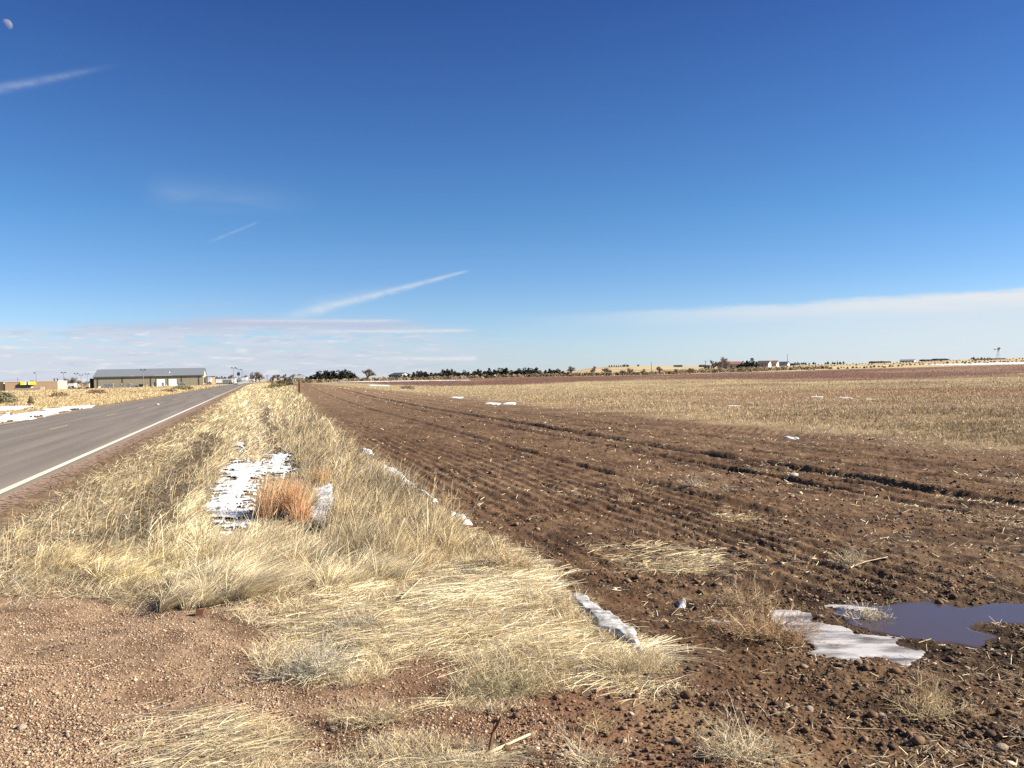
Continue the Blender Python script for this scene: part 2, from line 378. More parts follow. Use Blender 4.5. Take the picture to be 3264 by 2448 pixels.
ss = [-40.0]
while ss[-1] < 1500: ss.append(ss[-1] + (.5 if ss[-1] < 30 else 1 + .012 * ss[-1]))
ss = np.array(ss)
def strip(l0, l1, s_arr, up, nl=2, crown=True):
    L = np.linspace(l0, l1, nl); S, LL = np.meshgrid(s_arr, L, indexing='ij')
    la = LL + rc(S) ; x, y = from_sl(S, la)
    z = Zbase(x, y) + .02 + (.05 * (1 - (LL / 3.78) ** 2) if crown else 0) + up
    n = len(s_arr); i = (np.arange(n - 1)[:, None] * nl + np.arange(nl - 1)[None]).ravel()
    return np.stack([x, y, z], -1).reshape(-1, 3), np.stack([i, i + 1, i + 1 + nl, i + nl], 1), np.stack([LL, S], -1).reshape(-1, 2)
def road_mat(name, base, base2, lane):
    m = bpy.data.materials.new(name); nt = NT(m); N = nt.nodes; out = N.new('ShaderNodeOutputMaterial'); p = N.new('ShaderNodeBsdfPrincipled')
    uv = N.new('ShaderNodeUVMap'); mp = N.new('ShaderNodeMapping'); mp.inputs['Scale'].default_value = (1.6, .05, 1); lnk(nt, uv.outputs[0], mp.inputs[0])
    n1 = N.new('ShaderNodeTexNoise'); n1.inputs['Scale'].default_value = 1; n1.inputs['Detail'].default_value = 5; lnk(nt, mp.outputs[0], n1.inputs['Vector'])
    n2 = N.new('ShaderNodeTexNoise'); n2.inputs['Scale'].default_value = 55; n2.inputs['Detail'].default_value = 4; lnk(nt, uv.outputs[0], n2.inputs['Vector'])
    mx = N.new('ShaderNodeMix'); mx.data_type = 'RGBA'; mx.inputs[6].default_value = (*base, 1); mx.inputs[7].default_value = (*base2, 1)
    mr = N.new('ShaderNodeMapRange'); mr.inputs[1].default_value = .35; mr.inputs[2].default_value = .65; lnk(nt, n1.outputs[0], mr.inputs[0]); lnk(nt, mr.outputs[0], mx.inputs[0])
    mr2 = N.new('ShaderNodeMapRange'); mr2.inputs[1].default_value = .3; mr2.inputs[2].default_value = .7; mr2.inputs[3].default_value = .78; mr2.inputs[4].default_value = 1.22; lnk(nt, n2.outputs[0], mr2.inputs[0])
    vm = N.new('ShaderNodeVectorMath'); vm.operation = 'SCALE'; lnk(nt, mx.outputs[2], vm.inputs[0]); lnk(nt, mr2.outputs[0], vm.inputs['Scale'])
    p.inputs['Roughness'].default_value = .85; p.inputs['Specular IOR Level'].default_value = .25
    lnk(nt, vm.outputs[0], p.inputs['Base Color']); b = N.new('ShaderNodeBump'); b.inputs['Distance'].default_value = .004; lnk(nt, n2.outputs[0], b.inputs['Height']); lnk(nt, b.outputs[0], p.inputs['Normal'])
    if lane:   # paint worn away where the noise is high
        tr = N.new('ShaderNodeBsdfTransparent'); ms = N.new('ShaderNodeMixShader'); n3 = N.new('ShaderNodeTexNoise'); n3.inputs['Scale'].default_value = 9; n3.inputs['Detail'].default_value = 8
        lnk(nt, uv.outputs[0], n3.inputs['Vector']); r3 = N.new('ShaderNodeMapRange'); r3.inputs[1].default_value = lane; r3.inputs[2].default_value = lane + .12
        lnk(nt, n3.outputs[0], r3.inputs[0]); lnk(nt, r3.outputs[0], ms.inputs[0]); lnk(nt, p.outputs[0], ms.inputs[1]); lnk(nt, tr.outputs[0], ms.inputs[2]); lnk(nt, ms.outputs[0], out.inputs[0])
    else: lnk(nt, p.outputs[0], out.inputs[0])
    return m
V, F, UVv = strip(-3.78, 3.78, ss, 0, 15)
# ragged, sinking edges
e = np.abs(UVv[:, 0]) > 3.75
V[e, 2] -= .07
props(mk('road', V, F[:, ::-1].copy(), road_mat('worn_asphalt', (.136, .118, .105), (.186, .161, .144), 0), uv=UVv, smooth=True), 'grey two-lane asphalt road', kind='structure')
V, F, UVv = strip(3.33, 3.48, ss, .005)
props(mk('edge_line', V, F[:, ::-1].copy(), road_mat('white_road_paint', (.60, .57, .52), (.5, .47, .42), .64), uv=UVv), 'white edge line along the near side of the road', kind='structure')
V, F, UVv = strip(-3.48, -3.36, ss, .005)
props(mk('edge_line', V, F[:, ::-1].copy(), road_mat('faded_road_paint', (.46, .41, .32), (.36, .33, .27), .56), uv=UVv), 'faded edge line along the far side of the road', kind='structure')
my = road_mat('yellow_road_paint', (.44, .34, .16), (.34, .28, .17), .58)
VV = []; FF = []; UU = []; nn = 0
for k in range(24):
    s0 = 36.9 + (k - 3) * 13.2
    V, F, UVv = strip(-.05, .05, np.linspace(s0, s0 + 3.4, 4), .005); VV.append(V); FF.append(F + nn); UU.append(UVv); nn += len(V)
props(mk('centre_line', np.vstack(VV), np.vstack(FF)[:, ::-1].copy(), my, uv=np.vstack(UU)), 'faded yellow dashes down the middle of the road', kind='structure')
# reddish shoulder grit beside the near edge line
V, F, UVv = strip(3.62, 3.98, ss[ss < 200], -.012, 4, True)
hh = np.asarray(H(V[:, 0], V[:, 1], True)) + .012
V[:, 2] = np.where(UVv[:, 0] > 3.7, np.maximum(hh, V[:, 2] - .03 - .25 * (UVv[:, 0] - 3.62)), V[:, 2] + .016)
props(mk('road_shoulder', V, F[:, ::-1].copy(), road_mat('red_grit', (.26, .18, .135), (.18, .12, .088), .50), uv=UVv, smooth=True), 'reddish grit along the edge of the asphalt', kind='structure')

# ------------------------------------------------------------------ blades, straw, stones
def unit(v): return v / np.maximum(np.linalg.norm(v, axis=-1, keepdims=True), 1e-9)
def ribbons(base, d0, d1, L, W, nseg, r, taper=.75):
    n = len(base); d0 = unit(d0); d1 = unit(d1); L = L[:, None]; W = W[:, None]
    rnd = r.normal(size=(n, 3)); side = unit(np.cross(d0, rnd))
    P = []
    for k in range(nseg + 1):
        t = k / nseg; c = base + L * (d0 * (t - t * t / 2) + d1 * (t * t / 2)); w = W * (1 - taper * t * t) * .5
        P.append(c - side * w); P.append(c + side * w)
    V = np.stack(P, 1).reshape(-1, 3); k0 = (np.arange(n) * 2 * (nseg + 1))[:, None]
    F = []
    for k in range(nseg): F.append(k0 + np.array([2 * k, 2 * k + 1, 2 * k + 3, 2 * k + 2])[None])
    return V, np.stack(F, 1).reshape(-1, 4), 2 * (nseg + 1)
def screen_pts(n, r, u0=-250, u1=3514, d0=8, d1=1330, power=1.0):
    """ground points whose density follows how large they show"""
    u = r.uniform(u0, u1, n); d = d0 + (d1 - d0) * r.random(n) ** power
    q = EYE * FPX / d; x = (u - 1632) / FPX * q
    return x, q
STRAW = np.array([(.76, .63, .40), (.69, .55, .32), (.81, .72, .53), (.48, .37, .24), (.50, .44, .34)])
def pick(r, n, w, var=.14):
    i = r.choice(len(STRAW), n, p=np.array(w) / np.sum(w)); return STRAW[i] * (1 + r.normal(0, var, (n, 1)))
NV = np.array([CA, -SA, 0.0])      # across the road, away from it
DV = np.array([SA, CA, 0.0])
def grass(name, label, x, y, hgt, lean, col, r, wmin=.0024, wpx=.46, nseg=3, droop=.6, jit=.35, cat='grass', sink=.02):
    n = len(x); dist = np.hypot(x, y)
    base = np.stack([x, y, H(x, y, True) - sink], 1)
    a = r.uniform(0, 2 * math.pi, n); j = np.stack([np.cos(a), np.sin(a), 0 * a], 1) * (r.random((n, 1)) * jit)
    d0 = np.array([0, 0, 1.0]) + lean * .5 + j; d1 = np.array([0, 0, 1.0]) * (1 - droop) + lean * (1.3) + j * 2 * (.5 + droop)
    W = np.maximum(wmin, dist / 885 * wpx) * r.uniform(.7, 1.3, n)
    V, F, k = ribbons(base, d0, d1, hgt, W, nseg, r)
    return props(mk(name, V, F, M_straw, col=np.repeat(np.clip(col, .02, .85), k, 0)), label, cat, kind='stuff')

def tuft_up(x, y, g, seed, pull=.5):
    """gather points into bunches; returns moved points, outward direction, per-bunch random numbers"""
    gx_ = x / g; gy_ = y / g; i0 = np.floor(gx_).astype(np.int64); j0 = np.floor(gy_).astype(np.int64); best = np.full(len(x), 1e9); cx = x.copy(); cy = y.copy(); a_ = np.zeros(len(x)); b_ = np.zeros(len(x)); t2 = _tab.T
    for di in (-1, 0, 1):
        for dj in (-1, 0, 1):
            i = (i0 + di + seed * 7); j = (j0 + dj + seed * 13); jx = _tab[i & 255, j & 255]; jy = _tab[(i + 91) & 255, (j + 37) & 255]
            X = (i0 + di + jx) * g; Y = (j0 + dj + jy) * g; d = np.hypot(x - X, y - Y); m = d < best
            best = np.where(m, d, best); cx = np.where(m, X, cx); cy = np.where(m, Y, cy); a_ = np.where(m, _tab[(i + 11) & 255, (j + 151) & 255], a_); b_ = np.where(m, _tab[(i + 201) & 255, (j + 77) & 255], b_)
    dx, dy = x - cx, y - cy
    return cx + dx * (1 - pull), cy + dy * (1 - pull), np.stack([dx / g, dy / g, 0 * dx], 1), a_, b_
# image outlines of patches on the ground -> world outlines (only the near, flat ones)
def wpoly(pts): return [flatpt(u, v) for u, v in pts]
MAT1 = wpoly([(760, 1850), (900, 1790), (1150, 1730), (1500, 1690), (1650, 1760), (1790, 1850), (1850, 1960), (2040, 2090), (2180, 2200), (2080, 2240), (1900, 2190), (1700, 2200), (1600, 2260),
              (1430, 2250), (1440, 2160), (1500, 2100), (1380, 2090), (1250, 2130), (1080, 2175), (900, 2140), (840, 2080), (930, 2020), (830, 1980), (740, 1900)])
MAT2 = wpoly([(330, 2330), (520, 2270), (640, 2290), (800, 2330), (950, 2340), (1150, 2370), (1350, 2380), (1560, 2420), (1640, 2520), (500, 2620), (560, 2450), (420, 2400)])
DITCHSNOW = [wpoly(p) for p in ([(690, 1500), (780, 1465), (810, 1490), (860, 1500), (905, 1490), (930, 1520), (905, 1560), (870, 1600), (850, 1640), (800, 1680), (720, 1695), (665, 1670), (690, 1620), (655, 1590), (700, 1550)],)]

# --- standing grass on the verge
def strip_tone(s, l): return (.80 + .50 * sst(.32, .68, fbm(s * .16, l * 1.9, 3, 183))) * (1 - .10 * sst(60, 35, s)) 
def verge_grass():
    r = np.random.default_rng(11)
    x, y = screen_pts(760000, r, -250, 1950, 9, 760, 1.25)
    s, l = to_sl(x, y); lr = l - (rc(s) + 7.45)
    tuft = fbm(x * 2.6, y * 2.6, 2, 101); big = fbm(x * .8, y * .8, 2, 102); n0 = fbm(s * .5, l * 2.0, 2, 103)
    sf = snowfree(x, y, SNOWD, .02) & snowfree(x, y, SNOWE, .0) | ((r.random(len(x)) < .14) & (r.random(len(x)) < 1.6 * sst(.5, .6, fbm(x * 5, y * 5, 2, 106))))
    flat_ = sst(.52, .68, fbm(s * .7, l * .9, 3, 105))
    # left bank
    left = sf & (lr > -3.0 + .8 * (big - .5) * 2 - .0) & (l < -.55 + .9 * (n0 - .5)) 
    start = GRAV_S(l) + .2 + (big - .5) * 1.8
    left &= s > start
    p = .44 * sst(.38, .62, tuft) + .10
    p *= 1 - .96 * trough(s, l)     # dark worn trough
    p *= np.where(lr < -2.2, .45, 1)
    k = left & (r.random(len(x)) < p)
    n = k.sum(); X, Y, S, L, T = x[k], y[k], s[k], l[k], tuft[k]
    h = (.26 + .24 * T + .12 * r.random(n)) * np.where(lr[k] < -2.3, .55, 1) * (.75 + .5 * big[k]) * sst(0, 2.5, S - start[k] + 1.2)
    h *= (1 + .35 * sst(45, 100, S)) * (1 - .5 * flat_[k] * (S < 60)) * np.where((L > -2.4) & (L < -1.7) & (S > 11) & (S < 36), .6, 1)
    X, Y, ra, ta, tb = tuft_up(X, Y, .24, 3)
    fl = (tb > .72)[:, None]                                           # some bunches lie flat
    lean = r.normal(0, .28, (n, 3)) * np.array([1, 1, .2]) + NV * (.35 + .6 * ta[:, None] + .5 * r.random((n, 1)) + .5 * fl) + DV * (.15 + .9 * (tb[:, None] - .5)) + ra * 1.5
    h = h * (.45 + .62 * ta) * np.where(fl[:, 0], .8, 1) * (.7 + .6 * r.random(n))
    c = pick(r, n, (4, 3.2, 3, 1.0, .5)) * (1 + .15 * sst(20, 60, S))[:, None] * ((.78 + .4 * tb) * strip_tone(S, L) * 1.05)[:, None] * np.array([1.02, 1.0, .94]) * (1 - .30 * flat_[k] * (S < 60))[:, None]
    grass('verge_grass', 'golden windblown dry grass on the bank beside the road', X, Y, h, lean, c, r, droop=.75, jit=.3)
    # right bank up to the ploughed field, thinner and duller
    b = bnd(s)
    rt = sf & (l > .75 + .5 * (n0 - .5)) & (l < b - .12 + .55 * (tuft - .5)) & (s > 7.6 + (big - .5) * 2)
    p = .42 * sst(.34, .6, tuft) + .12
    k = rt & (r.random(len(x)) < p * (1 - .3 * sst(30, 60, s)) * (1 - .9 * trough(s, l)))
    n = k.sum(); X, Y, S, L, T = x[k], y[k], s[k], l[k], tuft[k]
    h = (.20 + .2 * T + .16 * r.random(n)) * (.6 + .7 * big[k]) * sst(6.6, 10, S)
    X, Y, ra, ta, tb = tuft_up(X, Y, .20, 5)
    lean = r.normal(0, .22, (n, 3)) * np.array([1, 1, .2]) + NV * (.15 + .45 * ta[:, None] + .3 * r.random((n, 1))) + DV * .6 * (tb[:, None] - .4) + ra * 1.3
    h = h * (.45 + .68 * ta) * (.7 + .6 * r.random(n))
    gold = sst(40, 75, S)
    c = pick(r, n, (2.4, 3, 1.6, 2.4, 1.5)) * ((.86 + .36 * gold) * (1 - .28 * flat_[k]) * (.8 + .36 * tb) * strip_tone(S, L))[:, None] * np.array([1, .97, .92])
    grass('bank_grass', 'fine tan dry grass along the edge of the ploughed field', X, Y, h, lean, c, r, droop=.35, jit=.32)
    # ditch floor: thin flattened wisps, deeper further on
    dt = sf & (r.random(len(x)) > .9 * trough(s, l)) & (l > -.8) & (l < 1.2) & (s > 7.9 + (big - .5) * 1.6)
    k = dt & (r.random(len(x)) < np.where(s < 21, .08 + .3 * sst(.45, .65, tuft), .48) + .36 * (1 - sst(11.2, 12.4, s + (big - .5))) * sst(.3, .6, tuft))
    n = k.sum(); X, Y, S = x[k], y[k], s[k]
    h = np.where(S < 11.8, .36, np.where(S < 21, .16, .3)) * (.6 + .8 * r.random(n)) * (1 + .5 * sst(45, 90, S))
    X, Y, ra, ta, tb = tuft_up(X, Y, .26, 8)
    h = h * (.45 + .8 * ta); lean = NV * (.3 + .7 * ta[:, None] + .3 * r.random((n, 1))) + DV * (tb[:, None] - .5) + ra * 1.4
    grass('ditch_grass', 'sparse pale grass along the floor of the ditch', X, Y, h, lean, pick(r, n, (2, 2, 3, 1.4, 1)), r, droop=.8, jit=.5)
verge_grass()
def shoulder_weeds():
    r = np.random.default_rng(17); x, y = screen_pts(300000, r, -250, 1200, 20, 620, 1.2)
    s, l = to_sl(x, y); lr = l - (rc(s) + 7.45); t = fbm(x * 2.2, y * 2.2, 3, 107)
    k = (lr > -3.62 + .25 * t) & (lr < -2.6) & (s > 6) & (r.random(len(x)) < .75 * sst(.42, .6, t)); x, y = x[k], y[k]; n = len(x)
    c = np.array([(.22, .15, .09), (.30, .21, .12), (.16, .11, .07), (.44, .34, .2)])[r.choice(4, n, p=(.4, .3, .2, .1))] * (1 + r.normal(0, .15, (n, 1)))
    grass('shoulder_weeds', 'low brown dead weeds along the edge of the asphalt', x, y, .03 + .08 * r.random(n), NV * .5, c, r, droop=.7, jit=1.0, nseg=2, cat='weeds')
shoulder_weeds()
def thatch():
    """broken grey and brown stems lying under the standing grass, and single upright seed stalks"""
    r = np.random.default_rng(18); x, y = screen_pts(330000, r, -250, 1950, 25, 700, 1.2)
    s, l = to_sl(x, y); lr = l - (rc(s) + 7.45); t = fbm(x * 1.6, y * 1.6, 3, 108)
    k = (lr > -3.1) & (l < bnd(s)) & (s > GRAV_S(l) - .5) & snowfree(x, y, SNOWD, -.02) & (r.random(len(x)) < .25 + .5 * sst(.4, .6, t)); x, y = x[k], y[k]; n = len(x)
    a = r.uniform(0, 6.283, n); rise = np.abs(r.normal(0, .35, n)); d = np.stack([np.cos(a), np.sin(a), rise], 1); dist = np.hypot(x, y)
    tg = trough(s[k], l[k])[:, None]; c = np.array([(.24, .18, .11), (.34, .27, .17), (.42, .37, .28), (.60, .50, .34)])[r.choice(4, n, p=(.3, .3, .2, .2))] * (1 + r.normal(0, .15, (n, 1))) * (1 - .45 * tg)
    V, F, kk = ribbons(np.stack([x, y, H(x, y, True) + .01], 1), d, d + r.normal(0, .6, (n, 3)), r.uniform(.04, .16, n) * (1 + dist / 80), np.maximum(.0025, dist / 885 * .45), 2, r, .3)
    props(mk('thatch', V, F, M_straw, col=np.repeat(np.clip(c, .02, .85), kk, 0)), 'broken grey and brown thatch lying under the verge grass', 'thatch', kind='stuff')
    x, y = screen_pts(2600, r, -250, 1950, 60, 700, 1.1); s, l = to_sl(x, y); lr = l - (rc(s) + 7.45)
    k = (lr > -2.6) & (l < bnd(s) - .1) & (s > GRAV_S(l) + .3) & snowfree(x, y, SNOWD, -.02); x, y = x[k], y[k]; n = len(x); dist = np.hypot(x, y)
    d0 = np.array([0, 0, 1.0]) + r.normal(0, .15, (n, 3)); d1 = d0 + NV * .5 + r.normal(0, .3, (n, 3)); base = np.stack([x, y, H(x, y, True)], 1); L = r.uniform(.35, .62, n)
    V, F, kk = ribbons(base, d0, d1, L, np.maximum(.0022, dist / 885 * .4), 3, r, .3); tip = base + L[:, None] * .5 * (unit(d0) + unit(d1)); cc = pick(r, n, (1, 1, 1, 3, 2))
    V2, F2, k2 = ribbons(tip, d1, d1 + r.normal(0, .3, (n, 3)), r.uniform(.04, .09, n), np.maximum(.006, dist / 885 * .8), 2, r, .6)
    props(mk('seed_stalks', np.vstack([V, V2]), np.vstack([F, F2 + len(V)]), M_straw, col=np.clip(np.vstack([np.repeat(cc, kk, 0), np.repeat(cc * .75, k2, 0)]), .02, .85)), 'tall thin seed stalks standing above the verge grass', 'grass', kind='stuff')
thatch()

def front_fringe():
    """loose grey-green and straw wisps where the bank meets the gravel"""
    r = np.random.default_rng(12)
    x, y = screen_pts(260000, r, -250, 2000, 420, 1000, 1.0)
    s, l = to_sl(x, y); big = fbm(x * 1.1, y * 1.1, 2, 110); t = fbm(x * 4, y * 4, 2, 111)
    e = s - (GRAV_S(l) + .1)
    k = (e > -1.3) & (e < .9) & (l < 1.9) & (l > -3.3) & (r.random(len(x)) < .22 * sst(.35, .65, t) * (1 - np.abs(e + .2) / 1.3).clip(0, 1))
    n = k.sum(); X, Y = x[k], y[k]
    h = .10 + .22 * r.random(n) * sst(-1.2, .5, e[k])
    lean = NV * (.5 + .6 * r.random((n, 1))) + DV * r.normal(0, .2, (n, 1))
    c = pick(r, n, (1.2, 1, 1, 3, 4)) * .8
    grass('fringe_grass', 'short grey weathered grass where the bank meets the gravel', X, Y, h, lean, c, r, droop=.8, jit=.6)
front_fringe()

def straw_mat(name, label, poly, n, seed, dens=.75, main=0.0, cw=(2.2, 2.2, 3, 1.4, 1.2), hmax=.055, Ls=(.07, .38), gain=1.0, wild=1.0):
    """matted stems lying down, all roughly the same way"""
    r = np.random.default_rng(seed); P = np.array(poly); lo = P.min(0) - .2; hi = P.max(0) + .2
    x = r.uniform(lo[0], hi[0], n); y = r.uniform(lo[1], hi[1], n)
    sd = sdist(x, y, poly) + .28 * (fbm(x * 3, y * 3, 3, seed + 5) - .5) * 2
    t = fbm(x * 2.3, y * 2.3, 3, seed + 1)
    k = (sd > 0) & snowfree(x, y, ICEE, -.03) & (r.random(n) < dens * sst(.40, .62, t) + .05); x, y, t, sd = x[k], y[k], t[k], sd[k]; n = len(x)
    ang = main + 1.3 * (fbm(x * 1.1, y * 1.1, 3, seed + 2) - .5) * 2 + r.normal(0, .45 * wild, n)
    flip = r.random(n) < .4; ang = np.where(flip, ang + math.pi, ang)
    rise = r.uniform(-.02, .22, n) + (r.random(n) < .10) * r.uniform(.1, .5, n)
    d0 = np.stack([np.cos(ang), np.sin(ang), rise], 1); d1 = np.stack([np.cos(ang + r.normal(0, .5, n)), np.sin(ang + r.normal(0, .5, n)), rise * -.6], 1)
    L = r.uniform(*Ls, n) * r.choice([1, 1, .6, 1.25], n)
    pile = hmax * sst(0, .5, sd) * (.3 + 1.2 * t)
    base = np.stack([x, y, H(x, y, True) + pile * r.random(n) + .002], 1)
    W = np.maximum(.0026, np.hypot(x, y) / 885 * .42) * r.uniform(.6, 1.5, n)
    V, F, kk = ribbons(base, d0, d1, L, W, 3, r, .4)
    c = pick(r, n, cw) * gain
    props(mk(name, V, F, M_straw, col=np.repeat(np.clip(c, .02, .85), kk, 0)), label, 'straw', kind='stuff')
straw_mat('flattened_straw', 'matted straw lying flat between the gravel and the ploughed soil', MAT1, 190000, 21, main=.22, dens=.62, Ls=(.05, .28), wild=1.5)
straw_mat('flattened_straw', 'matted grey-green straw along the front edge of the gravel', MAT2, 62000, 22, main=.35, Ls=(.05, .26), wild=1.3, cw=(1.6, 1.6, 2, 2.2, 3), gain=.86)
straw_mat('flattened_straw', 'bright bleached straw swept flat beside the field edge', wpoly([(1380, 1870), (1560, 1800), (1740, 1830), (1760, 1870), (1640, 1900), (1450, 1960), (1340, 1960)]), 26000, 24, dens=1, main=.35, cw=(1, .3, 6, .3, .3), hmax=.09, Ls=(.12, .42), gain=1.0, wild=.8)
straw_mat('flattened_straw', 'bright bleached straw stems fanned over the bare soil', wpoly([(1500, 2060), (1650, 2000), (1850, 2010), (2060, 2060), (2080, 2090), (1900, 2100), (1700, 2110), (1540, 2130)]), 22000, 25, dens=1, main=.2, cw=(1.4, .5, 6, .3, .3), hmax=.06, Ls=(.12, .42), gain=1.0, wild=.8)

def short_tufts():
    """low curly dead weeds among the matted straw"""
    r = np.random.default_rng(26); x, y = screen_pts(420000, r, 500, 2400, 520, 1300, 1.0)
    sd = np.maximum(sdist(x, y, MAT1), sdist(x, y, MAT2)); t = fbm(x * 3.2, y * 3.2, 2, 140)
    k = (sd > -.1) & snowfree(x, y, ICEE, -.02) & (r.random(len(x)) < .42 * sst(.40, .60, t)); x, y, t = x[k], y[k], t[k]; n = len(x)
    h = (.04 + .17 * r.random(n) * t * 1.4) * np.where(y < 5.0, .5, .8)
    a = r.uniform(0, 6.283, n); lean = np.stack([np.cos(a), np.sin(a), 0 * a], 1) * .7 + NV * .35
    grass('weed_litter', 'low curled dead weeds among the matted straw', x, y, h, lean, pick(r, n, (1.5, 2.5, 1.5, 3, 2)) * .95, r, droop=.6, jit=.8)
short_tufts()

def far_side_grass():
    r = np.random.default_rng(13); x, y = screen_pts(520000, r, -250, 1000, 10, 150, 1.15)
    s, l = to_sl(x, y); lr = l - (rc(s) + 7.45); big = fbm(x * .25, y * .25, 3, 120); t = fbm(x * .9, y * .9, 2, 121)
    lb = np.interp(s, [20, 72, 82, 110], [-18.3, -17.6, -13.4, -12.4])
    k = (lr < lb + (big - .5) * 1.6) & (snowfree(x, y, SNOWL, .25) | (r.random(len(x)) < .03)) & (y < 362 - .3 * (x + 170)) & (s > 18) & (r.random(len(x)) < .25 + .6 * sst(.35, .6, t))
    x, y, big, t, s = x[k], y[k], big[k], t[k], s[k]; n = len(x); x, y, ra, ta, tb = tuft_up(x, y, .5, 10, .5)
    h = (.5 + .8 * ta) * (.10 + .22 * t + .10 * r.random(n)) * (.5 + .8 * big)
    c = pick(r, n, (4, 4, 1.6, 1.2, .4), .07) * (1 - .35 * sst(.55, .75, fbm(x * .12, y * .12, 2, 125)))[:, None] * np.array([1, .97, .92])
    grass('roadside_grass', 'golden dry grass across the road before the buildings', x, y, h, NV * .35 + ra * .8 + r.normal(0, .1, (n, 3)), c * (.66 + .26 * tb)[:, None], r, wpx=.5, nseg=2, droop=.4)
far_side_grass()

def stubble():
    r = np.random.default_rng(14); x, y = screen_pts(880000, r, 950, 3900, 14, 330, .95)
    s, l = to_sl(x, y); u, q = uq(x, y); t = fbm(x * .8, y * .8, 3, 130); big = fbm(x * .12, y * .2, 3, 131)
    edge = l - 16.2 - (t - .5) * 7
    dens = sst(-1.5, 4.5, edge) * (.22 + .45 * sst(.35, .65, t)) * (q < band(u, EDG))
    row = np.abs(((l / .40) % 1) - .5) * 2
    dens = dens * np.where(q < 60, .5 + .6 * (row > .55), 1)
    k = r.random(len(x)) < dens; x, y, t, big, u, q = x[k], y[k], t[k], big[k], u[k], q[k]; n = len(x); x, y, ra, ta, tb = tuft_up(x, y, .34, 9, .5)
    h = (.5 + .9 * ta) * (.05 + .11 * r.random(n)) * (.5 + 1.0 * t)
    redm = sst(.92, 1.06, q / (band(u, RED) * (1 + .22 * (fbm(u * .006, 0 * u, 3, 69) - .5))))
    c = pick(r, n, (1, 2.4, .8, 3, 2.2), .1) * .78 * np.array([1, .92, .82]) * (1 - .2 * sst(2300, 3200, u))[:, None]
    c = c * (1 - .24 * sst(.42, .60, big) * sst(1500, 2500, u))[:, None]; c = c * (1 - np.array([0, .12, .18]) * (sst(.45, .6, fbm(x * .05, y * .08, 3, 133)) * sst(25, 60, q))[:, None])
    rc_ = np.array([.185, .10, .07]) * (1 + r.normal(0, .15, (n, 1))); c = c * (1 - redm[:, None]) + rc_ * redm[:, None]
    grass('field_stubble', 'short grey-tan stubble covering the far half of the field', x, y, h, NV * .15 + ra + r.normal(0, .12, (n, 3)), c * (.8 + .4 * tb)[:, None], r, wmin=.005, wpx=.5, nseg=2, droop=.3, jit=.5, cat='stubble')
stubble()

def field_litter():
    """broken pieces of straw lying on the ploughed soil, thicker towards the stubble"""
    r = np.random.default_rng(15); x, y = screen_pts(330000, r, 950, 4300, 22, 1300, 1.35)
    s, l = to_sl(x, y); t = fbm(x * 1.1, y * 1.1, 3, 150); row = fbm(s * .35, l * 3.4, 2, 151)
    dens = sst(.0, .6, l - bnd(s)) * (1 - sst(16, 18, l)) * (.035 + .13 * sst(.5, .75, t) + .42 * sst(.52, .68, row) * sst(6, 10, l)) * (1 - .45 * sst(4.5, 2.5, l))
    k = (r.random(len(x)) < dens) & (sdist(x, y, PUD) < -.02) & (sdist(x, y, ICEP) < 0); x, y = x[k], y[k]; n = len(x); dist = np.hypot(x, y)
    a = r.uniform(0, 6.283, n); rise = np.abs(r.normal(0, .28, n)); d = np.stack([np.cos(a), np.sin(a), rise], 1)
    base = np.stack([x, y, H(x, y, True) + .004], 1)
    L = np.maximum(r.uniform(.012, .07, n) * r.choice([1, 1, 1.8], n), dist / 885 * 1.0); W = np.maximum(.003, dist / 885 * .48) * r.uniform(.7, 1.3, n)
    V, F, kk = ribbons(base, d, d + r.normal(0, .3, (n, 3)), L, W, 1, r, .2)
    props(mk('straw_litter', V, F, M_straw, col=np.repeat(np.clip(pick(r, n, (1.2, 1.5, 2.2, 2, 1.5)) * .9, .02, .85), kk, 0)), 'broken straw pieces scattered over the ploughed soil', 'straw', kind='stuff')
    # stems on the gravel
    x, y = screen_pts(1100, r, -200, 1900, 560, 1300, 1.0); s, l = to_sl(x, y)
    k = (l < 1.4); x, y = x[k], y[k]; n = len(x); a = .35 + r.normal(0, 1.0, n); d = np.stack([np.cos(a), np.sin(a), r.uniform(0, .08, n)], 1)
    V, F, kk = ribbons(np.stack([x, y, H(x, y, True) + .006], 1), d, d + r.normal(0, .2, (n, 3)) * np.array([1, 1, .3]), r.uniform(.04, .28, n) ** 1.2, r.uniform(.0015, .003, n), 2, r, .4)
    props(mk('loose_stems', V, F, M_straw, col=np.repeat(np.clip(pick(r, n, (.6, 1, .8, 3, 3)) * .75, .02, .85), kk, 0)), 'single straw stems lying about on the gravel', 'straw', kind='stuff')
field_litter()

